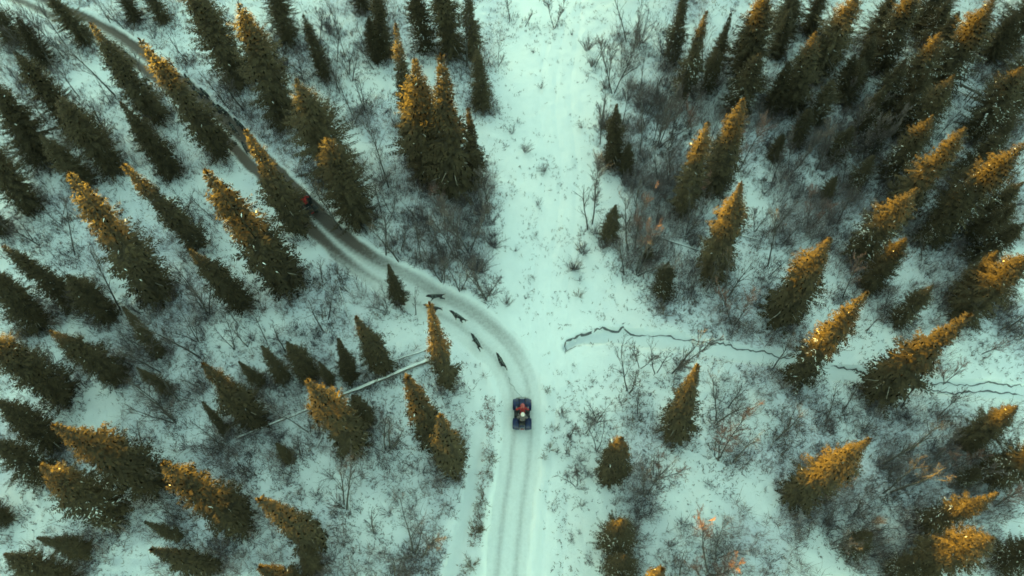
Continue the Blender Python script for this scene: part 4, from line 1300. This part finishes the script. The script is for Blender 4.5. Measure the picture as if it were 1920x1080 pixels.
def rider(loc, rz, y0, z0, hands, feet, lean, jacket, hat, label, head_yaw=0.0):
    root = empty('person', loc, rz)
    px_ = Vector((0, y0, z0))
    ch = px_ + Vector((0, 0.30 * lean, 0.34)); sh = px_ + Vector((0, 0.42 * lean, 0.50)); nk = px_ + Vector((0, 0.48 * lean, 0.60)); hd = px_ + Vector((0, 0.50 * lean + 0.03, 0.73))
    J = {'pelvis': (px_, (0.155, 0.12)), 'waist': (px_ + Vector((0, 0.14 * lean, 0.16)), (0.15, 0.115)), 'chest': (ch, (0.185, 0.13)), 'shoulder': (sh, (0.15, 0.09)), 'neck': (nk, 0.058),
         'head': (hd, (0.078, 0.095)), 'crown': (hd + Vector((0, -0.005, 0.09)), 0.07), 'nose': (hd + Vector((0, 0.115, 0.0)), 0.016), 'chin': (hd + Vector((0, 0.06, -0.085)), 0.035)}
    E = [('pelvis', 'waist'), ('waist', 'chest'), ('chest', 'shoulder'), ('shoulder', 'neck'), ('neck', 'head'), ('head', 'crown'), ('head', 'nose'), ('head', 'chin')]
    for sx, s in ((1, 'l'), (-1, 'r')):
        so = sh + Vector((sx * 0.20, 0, -0.03))
        hn = Vector((sx * hands[0], hands[1], hands[2]))
        el = (so + hn) / 2 + Vector((sx * 0.10, -0.06, -0.10))
        J['arm_' + s] = (so, 0.075); J['elbow_' + s] = (el, 0.055); J['wrist_' + s] = (hn, 0.038)
        hp = px_ + Vector((sx * 0.11, 0.05, -0.02)); ft = Vector((sx * feet[0], feet[1], feet[2]))
        kn = Vector((sx * (feet[0] + 0.02), feet[1] + 0.08, z0 + 0.0))
        J['hip_' + s] = (hp, 0.10); J['knee_' + s] = (kn, 0.072); J['ankle_' + s] = (ft + Vector((0, -0.02, 0.09)), 0.05); J['toe_' + s] = (ft + Vector((0, 0.16, 0.035)), 0.042)
        E += [('shoulder', 'arm_' + s), ('arm_' + s, 'elbow_' + s), ('elbow_' + s, 'wrist_' + s), ('pelvis', 'hip_' + s), ('hip_' + s, 'knee_' + s), ('knee_' + s, 'ankle_' + s), ('ankle_' + s, 'toe_' + s)]
    J = {k: (tuple(v[0]), v[1]) for k, v in J.items()}
    def bm(a, b):
        if b in ('head', 'crown', 'nose', 'chin'): return 2
        if a.startswith(('hip', 'knee', 'ankle')) or b.startswith('hip'): return 1
        return 0
    body = obj('body', skin_mesh('body', J, E, 'pelvis', [M[jacket], M['pants'], M['skin']], bm), root)
    ht = Tubes()
    ht.ball(hd + Vector((0, -0.01, 0.075)), (0.102, 0.112, 0.095), 14, 8)
    ht.tube([hd + Vector((0.108 * math.cos(a), -0.01 + 0.118 * math.sin(a), 0.05)) for a in [2 * math.pi * k / 12 for k in range(13)]], [0.022] * 13, 6, cap=False)
    ht.ball(hd + Vector((0, -0.01, 0.18)), 0.03, 8, 5)
    obj('hat', ht.mesh('hat', [M[hat]]), root)
    for sx in (-1, 1):
        ey = Tubes(); ey.ball(hd + Vector((sx * 0.034, 0.088, 0.015)), 0.012, 8, 5)
        obj('eye', ey.mesh('eye', [M['black']]), root)
        er = Tubes(); er.ball(hd + Vector((sx * 0.098, -0.005, -0.005)), (0.012, 0.022, 0.032), 8, 5)
        obj('ear', er.mesh('ear', [M['skin']]), root)
        gl = Tubes()
        hn = Vector((sx * hands[0], hands[1], hands[2]))
        gl.ball(hn + Vector((0, 0.05, 0.005)), (0.045, 0.05, 0.022), 10, 6)
        for k in range(4):
            x = -0.033 + 0.022 * k
            L = (0.034, 0.040, 0.038, 0.030)[k]
            p = hn + Vector((x, 0.085, 0.01))
            gl.tube([p, p + Vector((0, L, 0.0)), p + Vector((0, L + 0.012, -0.03)), p + Vector((0, L - 0.012, -0.05))], [0.0105, 0.0105, 0.010, 0.008], 6)
        p = hn + Vector((-sx * 0.04, 0.035, 0))
        gl.tube([p, p + Vector((-sx * 0.022, 0.028, -0.01)), p + Vector((-sx * 0.018, 0.055, -0.03))], [0.013, 0.0115, 0.009], 6)
        obj('glove', gl.mesh('glove', [M['glove']]), root)
    tag(root, label, 'person', 'people on the quad bikes')
    return root

def on_trail(px, py, hx, hy):
    c = at(px, py, 0.3); h = at(hx, hy, 0.3)
    z = max(ground_z(c[0] + a, c[1] + b) for a in (-0.45, 0.45) for b in (-0.6, 0.6)) - 0.02
    return (c[0], c[1], z), math.atan2(h[1] - c[1], h[0] - c[0]) - math.pi / 2

loc, rz = on_trail(979, 776, 979, 720)
quad_bike(loc, rz, 'blue', 'dark blue quad bike carrying two people up the snowy trail')
rider(loc, rz, -0.16, 0.88, (0.36, 0.15, 1.02), (0.33, 0.10, 0.32), 0.55, 'redjacket', 'redhat', 'front rider in red jacket and red hat gripping the blue quad bike handlebar')
rider(loc, rz, -0.58, 0.96, (0.24, -0.32, 0.95), (0.38, -0.20, 0.33), 0.25, 'greyjacket', 'whitehat', 'passenger in white knit hat and grey jacket sitting behind the red rider')
loc2, rz2 = on_trail(574, 384, 545, 345)
quad_bike(loc2, rz2, 'black', 'black quad bike half hidden by the olive spruce on the dark trail')
rider(loc2, rz2, -0.25, 0.88, (0.36, 0.15, 1.02), (0.33, 0.08, 0.32), 0.5, 'redjacket', 'blackhat', 'rider in a red jacket beside the olive spruce on the dark trail')

# rope from the nose of the blue quad bike
def rope():
    a = at(978, 744, 0.5); b = at(964, 728, 0.05)
    b[2] = ground_z(b[0], b[1]) + 0.02
    e = at(952, 706); e[2] = ground_z(e[0], e[1]) + 0.012
    pts = [Vector(a), Vector((a + b) / 2) - Vector((0, 0, 0.06)), Vector(b)]
    for t in np.linspace(0.15, 1, 7):
        q = b * (1 - t) + e * t
        q[0] += 0.08 * math.sin(t * 9)
        pts.append(Vector((q[0], q[1], ground_z(q[0], q[1]) + 0.012)))
    tb = Tubes(); tb.tube(pts, [0.012] * len(pts), 5)
    tag(obj('tow_rope', tb.mesh('tow_rope', [M['harness']])), 'thin grey rope trailing from the nose of the blue quad bike', 'rope')
rope()

# ------------------------------------------------------------------ the wood goes on outside the picture
def surrounding_forest():
    rnd = random.Random(77)
    protos = [spruce_meshes(900 + k, 1.3, 0, 0.5)[1] for k in range(3)]
    data = []
    for me in protos:
        v = np.empty(len(me.vertices) * 3, np.float32); me.vertices.foreach_get('co', v)
        f = np.empty(len(me.loops), np.int32); me.loops.foreach_get('vertex_index', f)
        data.append((v.reshape(-1, 3), f.reshape(-1, 4)))
    V = []; F = []; off = 0; n = 0
    tries = 0
    spots = []
    while n < 150 and tries < 6000:
        tries += 1
        x, y = rnd.uniform(-56, 56), rnd.uniform(-3, 64)
        h = rnd.uniform(6, 9.5); r = h * rnd.uniform(0.10, 0.16)
        ok = True
        for dx in (-2, 0, 2):
            for zz in (0, h):
                u, v_, _ = project((x + dx, y, zz))
                if -25 < u < 1945 and -25 < v_ < 1105: ok = False
        if not ok or abs(x) < 4.5 and y > 45: continue
        if any((x - a) ** 2 + (y - b) ** 2 < 6.5 for a, b in spots): continue
        if density_at(x, y, mud) > 0.02: continue
        spots.append((x, y))
        v, f = rnd.choice(data)
        a = rnd.uniform(0, 6.28)
        s = np.array([r / 1.3, r / 1.3, h / 10])
        w = v * s
        w = np.stack([w[:, 0] * math.cos(a) - w[:, 1] * math.sin(a) + x, w[:, 0] * math.sin(a) + w[:, 1] * math.cos(a) + y, w[:, 2] + ground_z(x, y)], 1)
        V.append(w); F.append(f + off); off += len(w); n += 1
    me = mesh_np('surrounding_forest', np.concatenate(V), np.concatenate(F), [M['needle']])
    tag(obj('surrounding_forest', me), 'spruce wood going on all around outside the picture', 'forest', kind='stuff')
    for p in protos: bpy.data.meshes.remove(p)
surrounding_forest()

# ------------------------------------------------------------------ labels that single each tree and shrub out
LANDMARKS = [(979, 776, 'the blue quad bike'), (574, 384, 'the red-jacketed rider on the dark trail'), (1089, 467, 'the crossed poles'), (720, 705, 'the long fallen trunk'),
             (1060, 650, 'the end of the stream'), (1400, 655, 'the middle of the stream'), (1890, 733, 'where the stream leaves the picture'), (1815, 170, 'the timber rail'),
             (925, 625, 'the trail bend'), (410, 205, 'the far sled dogs'), (817, 557, 'the sideways sled dog'),
             (0, 0, 'the top left corner'), (1920, 0, 'the top right corner'), (0, 1080, 'the bottom left corner'), (1920, 1080, 'the bottom right corner'),
             (0, 540, 'the middle of the left edge'), (1920, 440, 'the middle of the right edge'), (800, 0, 'the top edge left of the clearing'),
             (1300, 0, 'the top edge right of the clearing'), (480, 1080, 'the bottom edge left of the trail'), (1350, 1080, 'the bottom edge right of the trail')]
ORD = ['nearest', 'second nearest', 'third nearest', 'fourth nearest', 'fifth nearest', 'sixth nearest', 'seventh nearest', 'eighth nearest', 'ninth nearest', 'tenth nearest',
       'eleventh nearest', 'twelfth nearest', 'thirteenth nearest', 'fourteenth nearest', 'fifteenth nearest', 'sixteenth nearest', 'seventeenth nearest', 'eighteenth nearest',
       'nineteenth nearest', 'twentieth nearest']
buckets = {}
for o, kind, adj, (px, py) in THINGS:
    k = min(range(len(LANDMARKS)), key=lambda i: (LANDMARKS[i][0] - px) ** 2 + (LANDMARKS[i][1] - py) ** 2)
    lx, ly, ln = LANDMARKS[k]
    dx, dy = px - lx, py - ly
    if 'corner' in ln:
        rel = 'near'
    elif abs(dx) > abs(dy):
        rel = 'right of' if dx > 0 else 'left of'
    else:
        rel = 'below' if dy > 0 else 'above'
    buckets.setdefault((adj, kind, rel, ln), []).append((math.hypot(dx, dy), o))
for (adj, kind, rel, ln), lst in buckets.items():
    lst.sort(key=lambda t: t[0])
    for i, (_, o) in enumerate(lst):
        head = (adj + ' ' + kind).strip()
        o['label'] = f'{head} {rel} {ln}' if len(lst) == 1 else f'{ORD[i]} {head} {rel} {ln}'
